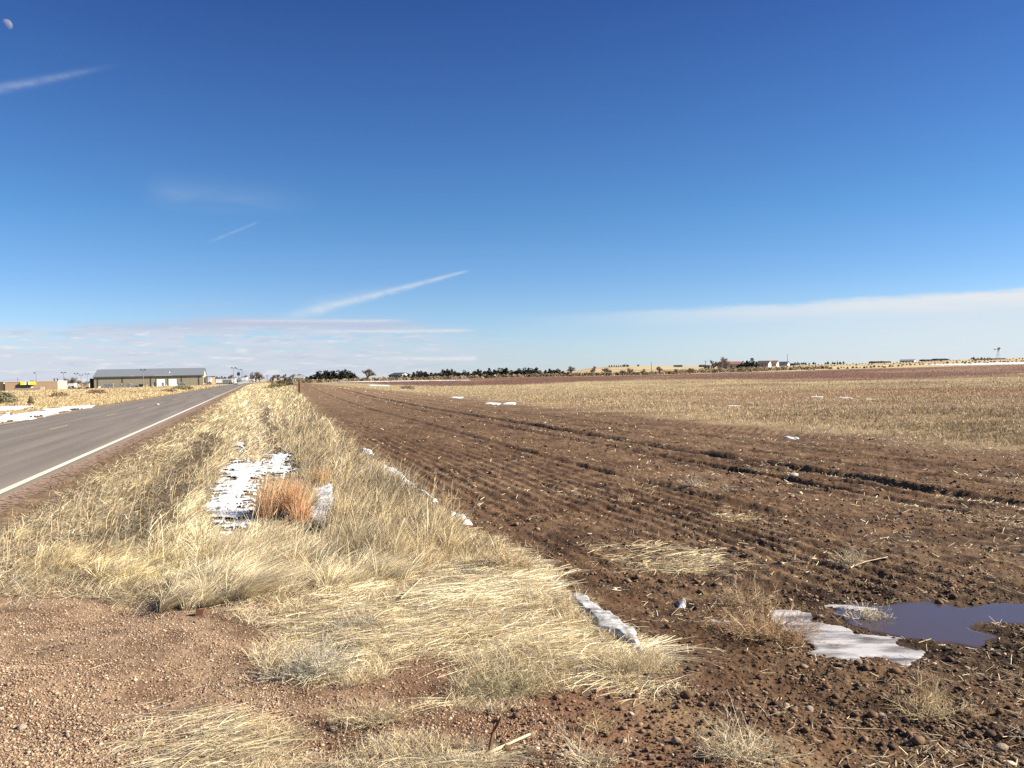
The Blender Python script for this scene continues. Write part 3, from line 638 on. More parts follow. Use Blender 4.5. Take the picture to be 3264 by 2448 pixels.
# --- stones
ph = (1 + 5 ** .5) / 2
ICO_V = unit(np.array([(-1, ph, 0), (1, ph, 0), (-1, -ph, 0), (1, -ph, 0), (0, -1, ph), (0, 1, ph), (0, -1, -ph), (0, 1, -ph), (ph, 0, -1), (ph, 0, 1), (-ph, 0, -1), (-ph, 0, 1)], float))
ICO_F = np.array([(0, 11, 5), (0, 5, 1), (0, 1, 7), (0, 7, 10), (0, 10, 11), (1, 5, 9), (5, 11, 4), (11, 10, 2), (10, 7, 6), (7, 1, 8), (3, 9, 4), (3, 4, 2), (3, 2, 6), (3, 6, 8), (3, 8, 9), (4, 9, 5), (2, 4, 11), (6, 2, 10), (8, 6, 7), (9, 8, 1)])
def stones(name, label, x, y, size, colr, r, cat='gravel', flat=.62, emb=.25, smooth=False):
    n = len(x); J = ICO_V[None] * (1 + r.normal(0, .16, (n, 12, 1))); sc = np.stack([r.uniform(.7, 1.3, n), r.uniform(.7, 1.3, n), r.uniform(.8, 1.2, n) * flat], 1)
    P = J * sc[:, None] * size[:, None, None] * .5; a = r.uniform(0, 6.283, n); ca, sa = np.cos(a)[:, None], np.sin(a)[:, None]
    X = P[..., 0] * ca - P[..., 1] * sa; Y = P[..., 0] * sa + P[..., 1] * ca
    z = H(x, y, True) + size * flat * .5 * (1 - 2 * emb)
    V = np.stack([X + x[:, None], Y + y[:, None], P[..., 2] + z[:, None]], -1).reshape(-1, 3)
    F = (np.arange(n)[:, None, None] * 12 + ICO_F[None]).reshape(-1, 3)
    return props(mk(name, V, F, M_stone, col=np.repeat(np.clip(colr, .01, .8), 12, 0), smooth=smooth), label, cat, kind='stuff')
r = np.random.default_rng(31)
x, y = screen_pts(150000, r, -250, 2000, 560, 1340, 1.0); s, l = to_sl(x, y); n1 = fbm(x * 1.7, y * 1.7, 3, 160)
k = (l < 1.5) & (l > -3.4) & (s < GRAV_S(l) + .6) & (r.random(len(x)) < np.where(l < .1, .35 + .65 * sst(.35, .6, n1), .14 + .2 * sst(.45, .6, n1)))
x, y = x[k], y[k]; n = len(x)
pc = np.array([(.35, .25, .17), (.25, .17, .11), (.48, .37, .27), (.18, .11, .07), (.32, .26, .21)])[r.choice(5, n, p=(.33, .3, .12, .2, .05))] * (1 + r.normal(0, .12, (n, 1)))
stones('gravel', 'pinkish brown gravel of the field entrance', x, y, np.clip(r.lognormal(-4.9, .42, n), .004, .03), pc, r)
x, y = screen_pts(270000, r, 1050, 4300, 70, 1340, 1.35); s, l = to_sl(x, y); n1 = fbm(x * 1.3, y * 1.3, 3, 170); nw = fbm(s * .4, l * 3, 2, 171)
k = (l > bnd(s) - .1) & (l < 15.6) & (r.random(len(x)) < .12 + .30 * sst(.4, .65, n1) + .2 * sst(.5, .7, nw)); k &= (sdist(x, y, PUD) < .0) & (sdist(x, y, ICEP) < 0)
k |= (l > 1.1) & (l <= bnd(s)) & (s < 8) & (r.random(len(x)) < .18)
x, y = x[k], y[k]; n = len(x); dist = np.hypot(x, y)
pc = np.array([(.10, .056, .031), (.145, .088, .053), (.058, .033, .02), (.23, .155, .10), (.42, .33, .25)])[r.choice(5, n, p=(.38, .3, .22, .085, .015))] * (1 + r.normal(0, .14, (n, 1)))
stones('soil_clods', 'dark crumbly clods of soil on the ploughed strip', x, y, np.clip(r.lognormal(-4.75, .62, n), .005, .06) * (1 + dist / 30), pc, r, 'soil')
# single stones one can tell apart
for i, (u, v, w, c, lab) in enumerate(((3190, 2385, 34, (.40, .30, .22), 'pale stone at the bottom right corner of the soil'), (2580, 2262, 24, (.46, .37, .29), 'flat pale stone on bare soil near the front'),
      (2505, 2250, 20, (.50, .42, .34), 'round cream stone left of the flat pale stone'), (2812, 2282, 22, (.48, .38, .27), 'yellowish stone below the dark tumbleweed shadow'), (3140, 2430, 22, (.33, .24, .17), 'brown stone at the bottom edge of the soil'),
      (1560, 1550 + 900, 22, (.4, .3, .22), 'small stone at the bottom edge near the bent stick'), (70, 2308, 24, (.52, .42, .32), 'pale stone in the gravel at the left edge'), (1062, 2308, 22, (.46, .36, .28), 'smooth stone in front of the grey weed'),
      (2530, 1525, 20, (.55, .48, .40), 'white stone out in the ploughed rows'), (2524, 1590, 15, (.33, .24, .18), 'brown stone below the white stone in the rows'))):
    x_, y_ = hit(u, v); sz = w / FPX * math.hypot(x_, y_) * 1.1
    bmv = unit(np.vstack([ICO_V, unit(np.vstack([(ICO_V[a] + ICO_V[b]) / 2 for f in ICO_F for a, b in ((f[0], f[1]), (f[1], f[2]), (f[2], f[0])) if a < b]))]))
    me = bpy.data.meshes.new('stone'); import bmesh
    bm = bmesh.new(); bmesh.ops.create_icosphere(bm, subdivisions=3, radius=.5); rs = np.random.default_rng(300 + i); off = rs.uniform(0, 50)
    for vv in bm.verts:
        p = vv.co.copy(); nn_ = float(vnoise(np.array([p.x * 2.2 + off]), np.array([p.y * 2.2 + p.z * 2.9 + off]))[0]) - .5
        vv.co = Vector((p.x * 1.15, p.y * .9, p.z * .66)) * (1 + .55 * nn_)
    bm.to_mesh(me); bm.free(); me.polygons.foreach_set('use_smooth', np.ones(len(me.polygons), bool))
    me.materials.append(mat('stone_%s' % ORD[i], c, .85, .2, 9, bump=.02, bscale=14))
    o = bpy.data.objects.new('stone', me); COL.objects.link(o); o.scale = (sz, sz, sz); o.location = (x_, y_, float(H(np.array([x_]), np.array([y_]))[0]) + sz * .16); o.rotation_euler = (0, 0, rs.uniform(0, 6))
    props(o, lab, 'stone')

# ------------------------------------------------------------------ snow, ice, puddle
def patch(name, label, cat, pts, thick, material, warp=.3, wf=2.5, rise=1.6, cast=False, level=None, seed=0, res=.8, kind=None, hump=0.4):
    poly = [hit(u, v) if cast else flatpt(u, v, -.35 if cast is None else 0) for u, v in pts]
    P = np.array(poly); lo = P.min(0); hi = P.max(0); d = float(np.hypot(*P.mean(0)))
    wd = min(warp, 10)
    step = max(.012, d / 885 * res); lo = lo - wd; hi = hi + wd
    # grid aligned to the line of sight so that far strips stay economical
    nx = int(min(700, (hi[0] - lo[0]) / step)) + 2; ny = int(min(700, (hi[1] - lo[1]) / (step * 2.2))) + 2
    X, Y = np.meshgrid(np.linspace(lo[0], hi[0], nx), np.linspace(lo[1], hi[1], ny)); xf, yf = X.ravel(), Y.ravel()
    sd = sdist(xf, yf, poly) + wd * 2 * (fbm(xf * wf, yf * wf, 4, 200 + seed) - .5)
    if level is None:
        if seed > 5 and d > 20 and seed < 9: sd = sd - .7 * sst(.52, .64, fbm(xf * .9, yf * .35, 3, 225 + seed))
        if seed in (1, 2, 3, 5): sd = sd - .34 * sst(.45, .62, fbm(xf * 4.2, yf * 7.5, 3, 220 + seed))
        gz_ = H(xf, yf, True); z = gz_ + np.clip(sd * rise * thick / max(wd, .05) * 2, -.03, thick) * (1 - hump + hump * 2 * fbm(xf * wf * 2.5, yf * wf * 2.5, 3, 210 + seed)) + .003
    else: z = np.full(len(xf), level) + np.clip(sd * .3, -.02, 0)
    keep = (sd > -.04 * max(1, wd * 4)).reshape(ny, nx); fk = keep[:-1, :-1] & keep[1:, :-1] & keep[:-1, 1:] & keep[1:, 1:]
    i = (np.arange(ny - 1)[:, None] * nx + np.arange(nx - 1)[None]); i = i[fk]
    F = np.stack([i, i + 1, i + 1 + nx, i + nx], 1); used = np.unique(F); rem = np.zeros(nx * ny, int); rem[used] = np.arange(len(used))
    V = np.stack([xf, yf, z], 1)[used]
    return props(mk(name, V, rem[F], material, smooth=True), label, cat, kind=kind)
patch('snow_patch', 'old snow in the ditch left of the orange grass', 'snow', SN_D[0], .03, M_snow, .16, 3.2, cast=True, seed=1)
patch('snow_patch', 'small snow remnant at the far end of the ditch snow', 'snow', SN_D[1], .03, M_snow, .2, 3, cast=True, seed=2)
patch('snow_patch', 'snow behind the orange grass at the foot of the right bank', 'snow', SN_D[2], .03, M_snow, .22, 3, cast=True, seed=3)
patch('snow_patch', 'snow right of the orange grass in the ditch', 'snow', SN_D[3], .03, M_snow, .12, 4, cast=True, seed=4)
patch('snow_patch', 'thin snow strip at the near end of the ditch', 'snow', SN_D[4], .03, M_snow, .1, 4, cast=True, seed=5)
patch('snow_patch', 'long bright snow bank across the road along the asphalt', 'snow', SN_L[0], .06, M_snow, .35, 1.2, cast=True, seed=6)
patch('snow_patch', 'thin snow strip across the road beside the green bush', 'snow', SN_L[1], .06, M_snow, .3, 1.2, cast=True, seed=7)
patch('snow_patch', 'small snow spot between the two strips across the road', 'snow', SN_L[2], .05, M_snow, .2, 2, cast=True, seed=8)
patch('snow_patch', 'snow at the field edge furthest up the right bank', 'snow', SN_E[0], .04, M_snow, .05, 4, seed=9)
patch('snow_patch', 'narrow snow line at the foot of the field edge grass', 'snow', SN_E[1], .04, M_snow, .05, 3, seed=10)
patch('snow_patch', 'snow beside the dark soil below the narrow snow line', 'snow', SN_E[2], .04, M_snow, .04, 4, seed=11)
patch('snow_patch', 'thin snow sliver between the two larger field edge snow bits', 'snow', SN_E[3], .035, M_snow, .03, 4, seed=19)
M_ice = mat('dirty_ice', (.22, .20, .18), .35, .14, 5, c2=(.48, .48, .49), stretch=(1.2, 3, 1), bump=.006, bscale=25, con=(.35, .58))
patch('ice_sheet', 'upper grey ice strip between straw and ploughed soil', 'ice', ICE_E[0], .03, M_ice, .07, 5, seed=12, rise=2)
patch('ice_sheet', 'small lower grey ice strip between straw and ploughed soil', 'ice', ICE_E[1], .03, M_ice, .05, 6, seed=13, rise=2)
M_ice2 = mat('white_ice', (.13, .105, .09), .3, .15, 3.2, c2=(.43, .41, .41), stretch=(1.0, 3.0, 1), bump=.004, bscale=22, con=(.36, .58))
patch('ice_sheet', 'large white ice sheet in front of the purple puddle', 'ice', [(2440, 1920), (2500, 1915), (2580, 1930), (2620, 1960), (2720, 1985), (2860, 2010), (2940, 2040), (2945, 2060), (2890, 2090), (2800, 2060), (2700, 2070), (2600, 2050), (2540, 2000), (2480, 1960)], .0, M_ice2, .20, 5, seed=14, level=PUDZ + .007)
patch('ice_sheet', 'small white ice patch left of the big tumbleweed', 'ice', [(2262, 1950), (2310, 1950), (2350, 1990), (2330, 2005), (2280, 1975)], .0, M_ice2, .06, 6, seed=15, level=PUDZ + .016)
patch('ice_sheet', 'thin white ice fringe at the upper edge of the puddle', 'ice', [(2620, 1904), (2660, 1902), (2780, 1914), (2740, 1916)], .0, M_ice2, .05, 6, seed=16, level=PUDZ + .009)
patch('ice_sheet', 'tiny ice spot alone on the soil above the ice', 'ice', [(2145, 1900), (2180, 1896), (2190, 1912), (2160, 1915)], .02, M_ice2, .03, 6, seed=17, rise=2)
m = bpy.data.materials.new('muddy_water'); nt = NT(m); N = nt.nodes; out = N.new('ShaderNodeOutputMaterial'); p = N.new('ShaderNodeBsdfPrincipled')
p.inputs['Base Color'].default_value = (.062, .040, .036, 1); p.inputs['Roughness'].default_value = .16; p.inputs['Specular IOR Level'].default_value = .28
nz = N.new('ShaderNodeTexNoise'); nz.inputs['Scale'].default_value = 5; nz.inputs['Detail'].default_value = 6; mr = N.new('ShaderNodeMapRange'); mr.inputs[3].default_value = .04; mr.inputs[4].default_value = .3
tc = N.new('ShaderNodeTexCoord'); lnk(nt, tc.outputs['Object'], nz.inputs['Vector'])
lnk(nt, nz.outputs[0], mr.inputs[0]); lnk(nt, mr.outputs[0], p.inputs['Roughness']); lnk(nt, p.outputs[0], out.inputs[0]); M_water = m
o = patch('puddle', 'frozen muddy puddle with a purple sheen', None, PUDPX, .0, M_water, .16, 3.5, seed=18, level=PUDZ, kind='structure')
# far strips and spots
for i, (lab, pts) in enumerate((
    ('long thin snow strip along the far end of the ploughed field', [(955, 1217), (1240, 1215), (1500, 1211.5), (1500, 1213), (1240, 1217), (955, 1220)]),
    ('snow spot nearest the junipers at the end of the ploughed rows', [(1175, 1226), (1240, 1228), (1242, 1231), (1180, 1230)]),
    ('snow spot at the corner of the tan stubble', [(1272, 1237), (1306, 1238), (1304, 1242), (1276, 1241)]),
    ('small snow spot at the stubble edge between two larger ones', [(1440, 1265), (1480, 1266), (1478, 1270), (1444, 1270)]),
    ('left snow spot of the pair at the stubble edge', [(1548, 1282), (1595, 1286), (1590, 1292), (1550, 1288)]),
    ('right snow spot of the pair at the stubble edge', [(1605, 1284), (1645, 1283), (1640, 1290), (1608, 1290)]),
    ('wide snow strip beyond the field at the right edge', [(2935, 1163), (3060, 1159), (3320, 1153), (3500, 1152), (3500, 1162), (3264, 1161), (3000, 1165)]),
    ('left piece of the broken snow line within the stubble field', [(2583, 1264.5), (2628, 1265.5), (2626, 1267.5), (2586, 1266.5)]),
    ('middle piece of the broken snow line within the stubble field', [(2668, 1267), (2718, 1268.5), (2716, 1270.5), (2672, 1269)]),
    ('smallest right piece of the broken snow line within the stubble field', [(2762, 1272.5), (2784, 1273), (2783, 1274.8), (2764, 1274)]),
    ('short snow dash at the left within the stubble field', [(2320, 1293.5), (2356, 1293.5), (2354, 1295.5), (2322, 1295.5)]),
    ('white snow spot where stubble meets the ruts', [(2490, 1396), (2550, 1394), (2545, 1401), (2500, 1401)]))):
    patch('snow_patch', lab, 'snow', pts, .035 if i not in (0, 6) else .1, M_snow, (.5, .5, .4, .3, .25, .25, .8, .12, .12, .08, .2, .10)[i], (.3, .6, .8, 1, 1.2, 1.2, .15, .8, .8, 1, 1, 3)[i], cast=True, seed=30 + i, rise=.8, hump=.4)

# ------------------------------------------------------------------ weeds, sticks, post
def weed(name, label, cat, u, v, size, seed, colr=(.50, .40, .25), twigs=90, flat=.8, lie=0.0, grp=None, upb=.35, sub=5, elong=1.0, wdt=.0028):
    """dry branching weed: stems from a root, each with side twigs"""
    r = np.random.default_rng(seed); x_, y_ = hit(u, v); z_ = float(H(np.array([x_]), np.array([y_]))[0]); dist = math.hypot(x_, y_)
    segs = []   # start, dir0, dir1, len, width
    W0 = max(wdt, dist / 885 * .5)
    d = unit(r.normal(size=(twigs, 3)) * np.array([elong, 1, .75]) + np.array([.15, 0, upb])); d[:, 2] = np.abs(d[:, 2]) * flat + .04
    L = size * r.uniform(.45, 1.0, twigs); st = np.stack([r.normal(0, size * .12 * elong, twigs), r.normal(0, size * .12, twigs), np.zeros(twigs)], 1)
    d1 = d + r.normal(0, .35, (twigs, 3)) + np.array([0, 0, .15])
    B = [(st, d, d1, L, np.full(twigs, W0 * 1.15))]
    for lev in range(2):
        S, D0, D1, LL, WW = B[-1]; m_ = sub if lev == 0 else 3
        t = r.uniform(.25, 1.0, (len(S), m_)); D0u, D1u = unit(D0), unit(D1)
        pos = S[:, None] + LL[:, None, None] * (D0u[:, None] * (t - t * t / 2)[..., None] + D1u[:, None] * (t * t / 2)[..., None])
        nd = unit(D0u[:, None] + r.normal(0, .75, (len(S), m_, 3)) + np.array([0, 0, .1]))
        ln = (LL[:, None] * r.uniform(.15, .45, (len(S), m_)))
        B.append((pos.reshape(-1, 3), nd.reshape(-1, 3), (nd + r.normal(0, .4, nd.shape)).reshape(-1, 3), ln.ravel(), np.repeat(WW * .72, m_)))
    Vs = []; Fs = []; k = 0; cs = []
    for S, D0, D1, LL, WW in B:
        S = S.copy(); S[:, 2] = np.maximum(S[:, 2], -.01)
        V, F, kk = ribbons(S, D0, D1, LL, WW, 2, r, .5); Vs.append(V); Fs.append(F + k); k += len(V)
        cs.append(np.repeat(np.array(colr) * (1 + r.normal(0, .18, (len(S), 1))), kk, 0))
    V = np.vstack(Vs); V[:, 2] = np.maximum(V[:, 2], -.012 + .004 * r.random(len(V)))
    o = mk(name, V, np.vstack(Fs), M_straw, col=np.clip(np.vstack(cs), .02, .8), loc=(x_, y_, z_))
    o.rotation_euler = (0, 0, lie)
    return props(o, label, cat, grp)
tan, gry, pal = (.50, .385, .22), (.45, .41, .33), (.58, .50, .35)
weed('tumbleweed', 'big tangled tumbleweed lying over the left end of the white ice', 'tumbleweed', 2450, 2030, .36, 401, (.42, .29, .17), 150, .7, elong=1.7, lie=-.5)
weed('tumbleweed', 'tangled weed just behind the big tumbleweed by the ice', 'tumbleweed', 2370, 1925, .30, 402, (.42, .31, .19), 80, .6, elong=1.5, lie=-.4)
weed('tumbleweed', 'small pale weed standing in the frozen puddle', 'tumbleweed', 2750, 1958, .24, 403, pal, 38, .75, elong=1.5, lie=-.2)
weed('tumbleweed', 'spiky tumbleweed casting a dark shadow at the lower right', 'tumbleweed', 2960, 2270, .27, 404, (.52, .42, .25), 60, .9, elong=1.2)
weed('tumbleweed', 'bushy yellow weed at the bottom edge right of centre', 'tumbleweed', 2360, 2420, .27, 405, pal, 90, .85, elong=1.2)
weed('tumbleweed', 'sparse twiggy weed at the bottom edge near the centre', 'tumbleweed', 1880, 2440, .22, 406, pal, 50, .8, elong=1.6)
weed('tumbleweed', 'upright pale weed above the long fallen stalk', 'tumbleweed', 2710, 1800, .24, 407, (.50, .42, .29), 55, 1.0)
weed('tumbleweed', 'little fluffy weed out in the ploughed rows', 'tumbleweed', 2212, 1555, .26, 408, (.46, .39, .30), 40, 1.0)
weed('tumbleweed', 'tiny thin weed right of the fluffy weed in the rows', 'tumbleweed', 2308, 1565, .2, 409, (.42, .37, .28), 14, 1.2)
weed('dry_weed', 'grey silvery weed on bare soil at the front left of the straw', 'weed', 1010, 2140, .30, 410, (.50, .46, .37), 150, .75, elong=1.6)
weed('dry_weed', 'low golden weed behind the loose stones at the front', 'weed', 1190, 2290, .24, 411, (.52, .43, .28), 120, .6, elong=1.9)
weed('dry_weed', 'dark green-grey grassy weed in front of the fanned straw', 'weed', 1590, 2200, .27, 412, (.28, .25, .15), 130, .6, elong=1.9)
weed('dry_weed', 'twiggy weed at the end of the fanned straw beside the ice', 'weed', 1980, 2150, .26, 413, (.50, .41, .26), 90, .65, elong=1.7)
weed('dry_weed', 'small weed at the right end of the bare soil hollow', 'weed', 1900, 2330, .14, 414, tan, 30, .7, elong=1.6)
weed('dry_weed', 'grey weed in the matted straw behind the silvery weed', 'weed', 1130, 2010, .24, 415, (.48, .43, .33), 120, .7, elong=1.5)
weed('dry_weed', 'bushy weed at the outer corner of the field edge grass', 'weed', 1620, 1820, .34, 416, (.50, .39, .24), 150, .85, elong=1.4)
weed('dry_weed', 'straggling weed over the dark soil past the grass corner', 'weed', 1750, 1960, .22, 417, (.52, .42, .26), 70, .7, elong=1.6)
weed('dry_weed', 'thin tall weed at the field edge beside the snow', 'weed', 1410, 1610, .34, 418, (.50, .40, .24), 24, 1.3, upb=1.0)
weed('dry_weed', 'flat weed between the rows above the hay heap', 'weed', 2360, 1660, .22, 419, tan, 30, .5, elong=2)
weed('dry_weed', 'wispy weed among the left-hand ploughed rows', 'weed', 1990, 1600, .2, 420, (.5, .4, .24), 30, .6, elong=1.6)
weed('dry_weed', 'weed poking from the bottom right corner of the soil', 'weed', 2930, 2180, .16, 421, (.46, .36, .23), 16, 1.1)
# orange bunch grass
def clump(name, label, u0, u1, v, n, h0, h1, cols, seed, lean=.12):
    r = np.random.default_rng(seed); c0 = hit(u0, v); c1 = hit(u1, v); xm, ym = (c0[0] + c1[0]) / 2, (c0[1] + c1[1]) / 2; rad = abs(c1[0] - c0[0]) / 2
    cx = r.uniform(-1, 1, 14) * rad * .8; cy = r.uniform(-1, 1, 14) * rad * .8; i = r.integers(0, 14, n)
    x = xm + cx[i] + r.normal(0, rad * .13, n); y = ym + cy[i] + r.normal(0, rad * .16, n)
    a = r.uniform(0, 6.283, n); j = np.stack([np.cos(a), np.sin(a), 0 * a], 1) * r.random((n, 1)) ** 1.5 * .45
    d0 = np.array([0, 0, 1.0]) + NV * lean * .6 + j; d1 = d0 + NV * lean * 1.6 + j * 1.6
    base = np.stack([x - xm, y - ym, H(x, y, True) - .02], 1); z0 = float(base[:, 2].min()); base[:, 2] -= z0
    V, F, kk = ribbons(base, d0, d1, r.uniform(h0, h1, n), r.uniform(.006, .011, n) * .7, 3, r, .7)
    c = np.array(cols)[r.integers(0, len(cols), n)] * (1 + r.normal(0, .12, (n, 1)))
    return props(mk(name, V, F, M_straw, col=np.repeat(np.clip(c, .02, .8), kk, 0), loc=(xm, ym, z0)), label, 'grass clump')
clump('bunch_grass', 'tall orange bunch grass standing in the snowy ditch', 795, 975, 1650, 1900, .14, .66, [(.62, .36, .19), (.68, .46, .27), (.54, .28, .14), (.74, .58, .38)], 501)
clump('bunch_grass', 'reddest bunch of grass at the near side of the orange clump', 930, 985, 1668, 420, .12, .40, [(.58, .30, .16), (.64, .40, .23)], 502)
clump('bunch_grass', 'pale orange tuft behind the orange clump on the right bank', 980, 1040, 1560, 420, .25, .5, [(.60, .44, .26), (.56, .38, .21)], 503)
# hay heap on the soil
straw_mat('hay_heap', 'low heap of loose pale hay lying on the ploughed soil', wpoly([(1905, 1745), (1990, 1722), (2120, 1728), (2260, 1750), (2380, 1790), (2350, 1812), (2200, 1815), (2050, 1800), (1960, 1790)]), 12500, 27, dens=.8, gain=.86, main=.2, cw=(3, 2.5, 2, .8, .6), hmax=.13, Ls=(.05, .26), wild=1.7)
ho = bpy.data.objects['hay_heap']; ho['kind'] = 'thing'; ho['category'] = 'hay'
straw_mat('hay_heap', 'small scrap of pale hay out in the ploughed rows', wpoly([(2250, 1625), (2300, 1612), (2410, 1640), (2390, 1655), (2300, 1645)]), 1100, 28, dens=.8, main=.0, cw=(2, 2, 2, 1, 1), hmax=.05, Ls=(.05, .2), wild=2)
ho = [o for o in bpy.data.objects if o.name.startswith('hay_heap')][-1]; ho['kind'] = 'thing'; ho['category'] = 'hay'
M_stick = mat('bleached_stalk', (.50, .40, .28), .7, .2, 20); M_stick2 = mat('dark_stick_wood', (.11, .06, .035), .8, .3, 20)
def stick(name, label, pts, rad, m_, bend=.0, cat='stick'):
    """pts: (u, v, height above ground)"""
    W = []
    for u, v, h in pts:
        x_, y_ = hit(u, v); W.append(Vector((x_, y_, float(H(np.array([x_]), np.array([y_]))[0]) + h)))
    mid = []
    for a, b in zip(W, W[1:]):
        for k in range(4): mid.append(a.lerp(b, k / 4) + Vector((0, 0, bend * math.sin(math.pi * k / 4))))
    mid.append(W[-1]); r_ = [rad * (1 - .5 * i / len(mid)) * (1 + .12 * math.sin(i * 2.3)) for i in range(len(mid))]
    o = MB().tube(mid, r_, 7).build(name, m_, smooth=True); return props(o, label, cat)
stick('stick', 'pale straight stick lying at the bottom edge of the photo', [(1545, 2428, .012), (1690, 2378, .03)], .010, M_stick)
stick('stick', 'dark split stick poking up beside the pale straight stick', [(1560, 2418, .0), (1572, 2400, .08), (1600, 2408, .16)], .011, M_stick2)
stick('stalk', 'long bleached stalk lying below the upright pale weed', [(2683, 1820, .01), (2760, 1806, .02), (2830, 1798, .035)], .006, M_stick, cat='stalk')
stick('stalk', 'bleached stalk on the gravel next to the matted straw', [(782, 2088, .01), (880, 2064, .015)], .006, M_stick, cat='stalk')
stick('stalk', 'brown stalk lying across the open gravel on the left', [(130, 2124, .006), (210, 2116, .01), (312, 2102, .012)], .005, mat('brown_stalk', (.30, .2, .13), .8), cat='stalk')
stick('stalk', 'thick pale stalk in the middle of the matted straw', [(1278, 1925, .05), (1345, 1862, .08)], .007, M_stick, cat='stalk')
stick('stalk', 'curved pale stalk at the field corner of the straw', [(1690, 1805, .02), (1730, 1790, .08), (1790, 1800, .04)], .004, M_stick, cat='stalk')
stick('stalk', 'thin pale stalk just above the gravel edge', [(325, 1888, .01), (420, 1866, .015)], .004, M_stick, cat='stalk')
stick('stalk', 'long thin root trailing over the soil at lower right', [(2640, 2322, .004), (2800, 2326, .006), (3000, 2338, .006)], .0025, M_stick, cat='stalk')
# fence post
x_, y_ = at(955, 87).xy; pz = float(H(np.array([x_]), np.array([y_]))[0]); ph_ = empty('fence_post', (x_, y_, pz), .3, label='short brown wooden post at the corner of the ploughed field', cat='post')
MB().tube([(0, 0, -.3), (.0, 0, .4), (.015, .0, .9), (.01, 0, 1.17)], [.135, .13, .125, .12], 12).build('post', M_wood, ph_, smooth=False)
MB().tube([(.01, 0, 1.165), (.01, 0, 1.185)], [.128, .10], 12).build('cap', mat('post_top', (.10, .06, .04)), ph_)
# piece of rusty scrap and litter
MB().prism([(-.05, 0), (.05, 0), (.035, .03), (-.02, .045)], -.03, .03).build('scrap_piece', mat('rusty_scrap', (.12, .05, .03), .8), loc=(*flatpt(640, 1945), float(H(*[np.array([c]) for c in flatpt(640, 1945)])[0])))
props(bpy.data.objects['scrap_piece'], 'small rusty scrap lying on the gravel near the straw', 'scrap')
for (u, v), lab in (((500, 1301), 'crumpled pale litter lying in the near lane of the road'),):
    x_, y_ = hit(u, v); zz = float(Zbase(np.array([x_]), np.array([y_]))[0]) + .07
    r = np.random.default_rng(5); P = ICO_V * (1 + r.normal(0, .3, (12, 1))) * np.array([.16, .1, .05]) + np.array([0, 0, .04])
    props(mk('litter', P, ICO_F, mat('paper_litter', (.55, .53, .5)), loc=(x_, y_, zz)), lab, 'litter')

# ------------------------------------------------------------------ trees and scrub
def crown_faces(n, r, shape, size, cols):
    """shape(r,n)->points & outward; small leaf clumps as crossed quads"""
    P = shape(r, n); a = unit(r.normal(size=(n, 3))); b = unit(np.cross(a, r.normal(size=(n, 3)))); s_ = size * r.uniform(.5, 1.4, (n, 1))
    V = np.stack([P - a * s_ - b * s_ * .4, P + a * s_ - b * s_ * .4, P + a * s_ * .7 + b * s_ * .6, P - a * s_ * .7 + b * s_ * .5], 1).reshape(-1, 3)
    F = np.arange(4 * n).reshape(-1, 4); c = np.array(cols)[r.integers(0, len(cols), n)] * (1 + r.normal(0, .15, (n, 1)))
    return V, F, np.repeat(np.clip(c, .005, .8), 4, 0)
JUN = [(.028, .033, .022), (.04, .042, .026), (.022, .026, .020), (.055, .045, .03)]
def juniper_mesh(seed, wide, n=1100):
    r = np.random.default_rng(seed); ax = r.normal(0, .12, (7, 2)); peaks = [(0, 0, 1.0)] + [(r.normal(0, wide * .45), r.normal(0, wide * .45), r.uniform(.55, .9)) for _ in range(5)]
    def shp(r, n):
        i = r.integers(0, len(peaks), n); pk = np.array(peaks)[i]; t = r.random(n) ** .8; z = t * pk[:, 2]
        rad = wide * .66 * (1 - t) ** .6 * (1 + .35 * np.sin(z * 22 + i)); a = r.uniform(0, 6.283, n); q = np.sqrt(r.random(n)) * .6 + .4
        return np.stack([pk[:, 0] * (1 - .1 * t) + rad * q * np.cos(a), pk[:, 1] + rad * q * np.sin(a), .03 + z], 1)
    return crown_faces(n, r, shp, .05, JUN)
JP = []
for k, w in enumerate((.42, .55, .34, .62, .48)):
    V, F, c = juniper_mesh(600 + k, w); me_o = mk('crown', V, F, M_leaf, col=c); COL.objects.unlink(me_o)
    tr = MB().tube([(0, 0, -.05), (.01, 0, .3), (0, .01, .8)], [.045, .035, .01], 6).build('trunk', M_bark); COL.objects.unlink(tr)
    JP.append((me_o.data, tr.data)); bpy.data.objects.remove(me_o); bpy.data.objects.remove(tr)
def plant(name, protos, i, loc, sc, rz, label, cat, grp, parts=('crown', 'trunk'), sxy=1.0):
    e = empty(name, loc, rz, label=label, cat=cat, group=grp); e.scale = (sc * sxy, sc * sxy, sc)
    for nm, me in zip(parts, protos[i]):
        if me is None: continue
        o = bpy.data.objects.new(nm, me); COL.objects.link(o); o.parent = e
    return e
r = np.random.default_rng(61)
def profile(tab, u): return float(np.interp(u, [a for a, b in tab], [b for a, b in tab]))
g1 = [(985, 1199), (1000, 1190), (1018, 1180), (1040, 1178), (1060, 1186), (1080, 1182), (1100, 1180), (1112, 1184), (1124, 1196)]
us = np.linspace(990, 1121, 13)
for i, u in enumerate(us):
    q = 352 + r.uniform(-5, 6); p = at(u + r.uniform(-3, 3), q); top = px(u, profile(g1, u) + r.uniform(-3, 5), q).z; hgt = max(2.2, top - p.z)
    plant('juniper_tree', JP, i % 5, p, hgt, r.uniform(0, 6), '%s dark juniper from the left in the short grove beyond the snow strip' % nth(i), 'juniper tree', 'junipers in the short grove', sxy=r.uniform(1.5, 1.9) * 4.2 / hgt)
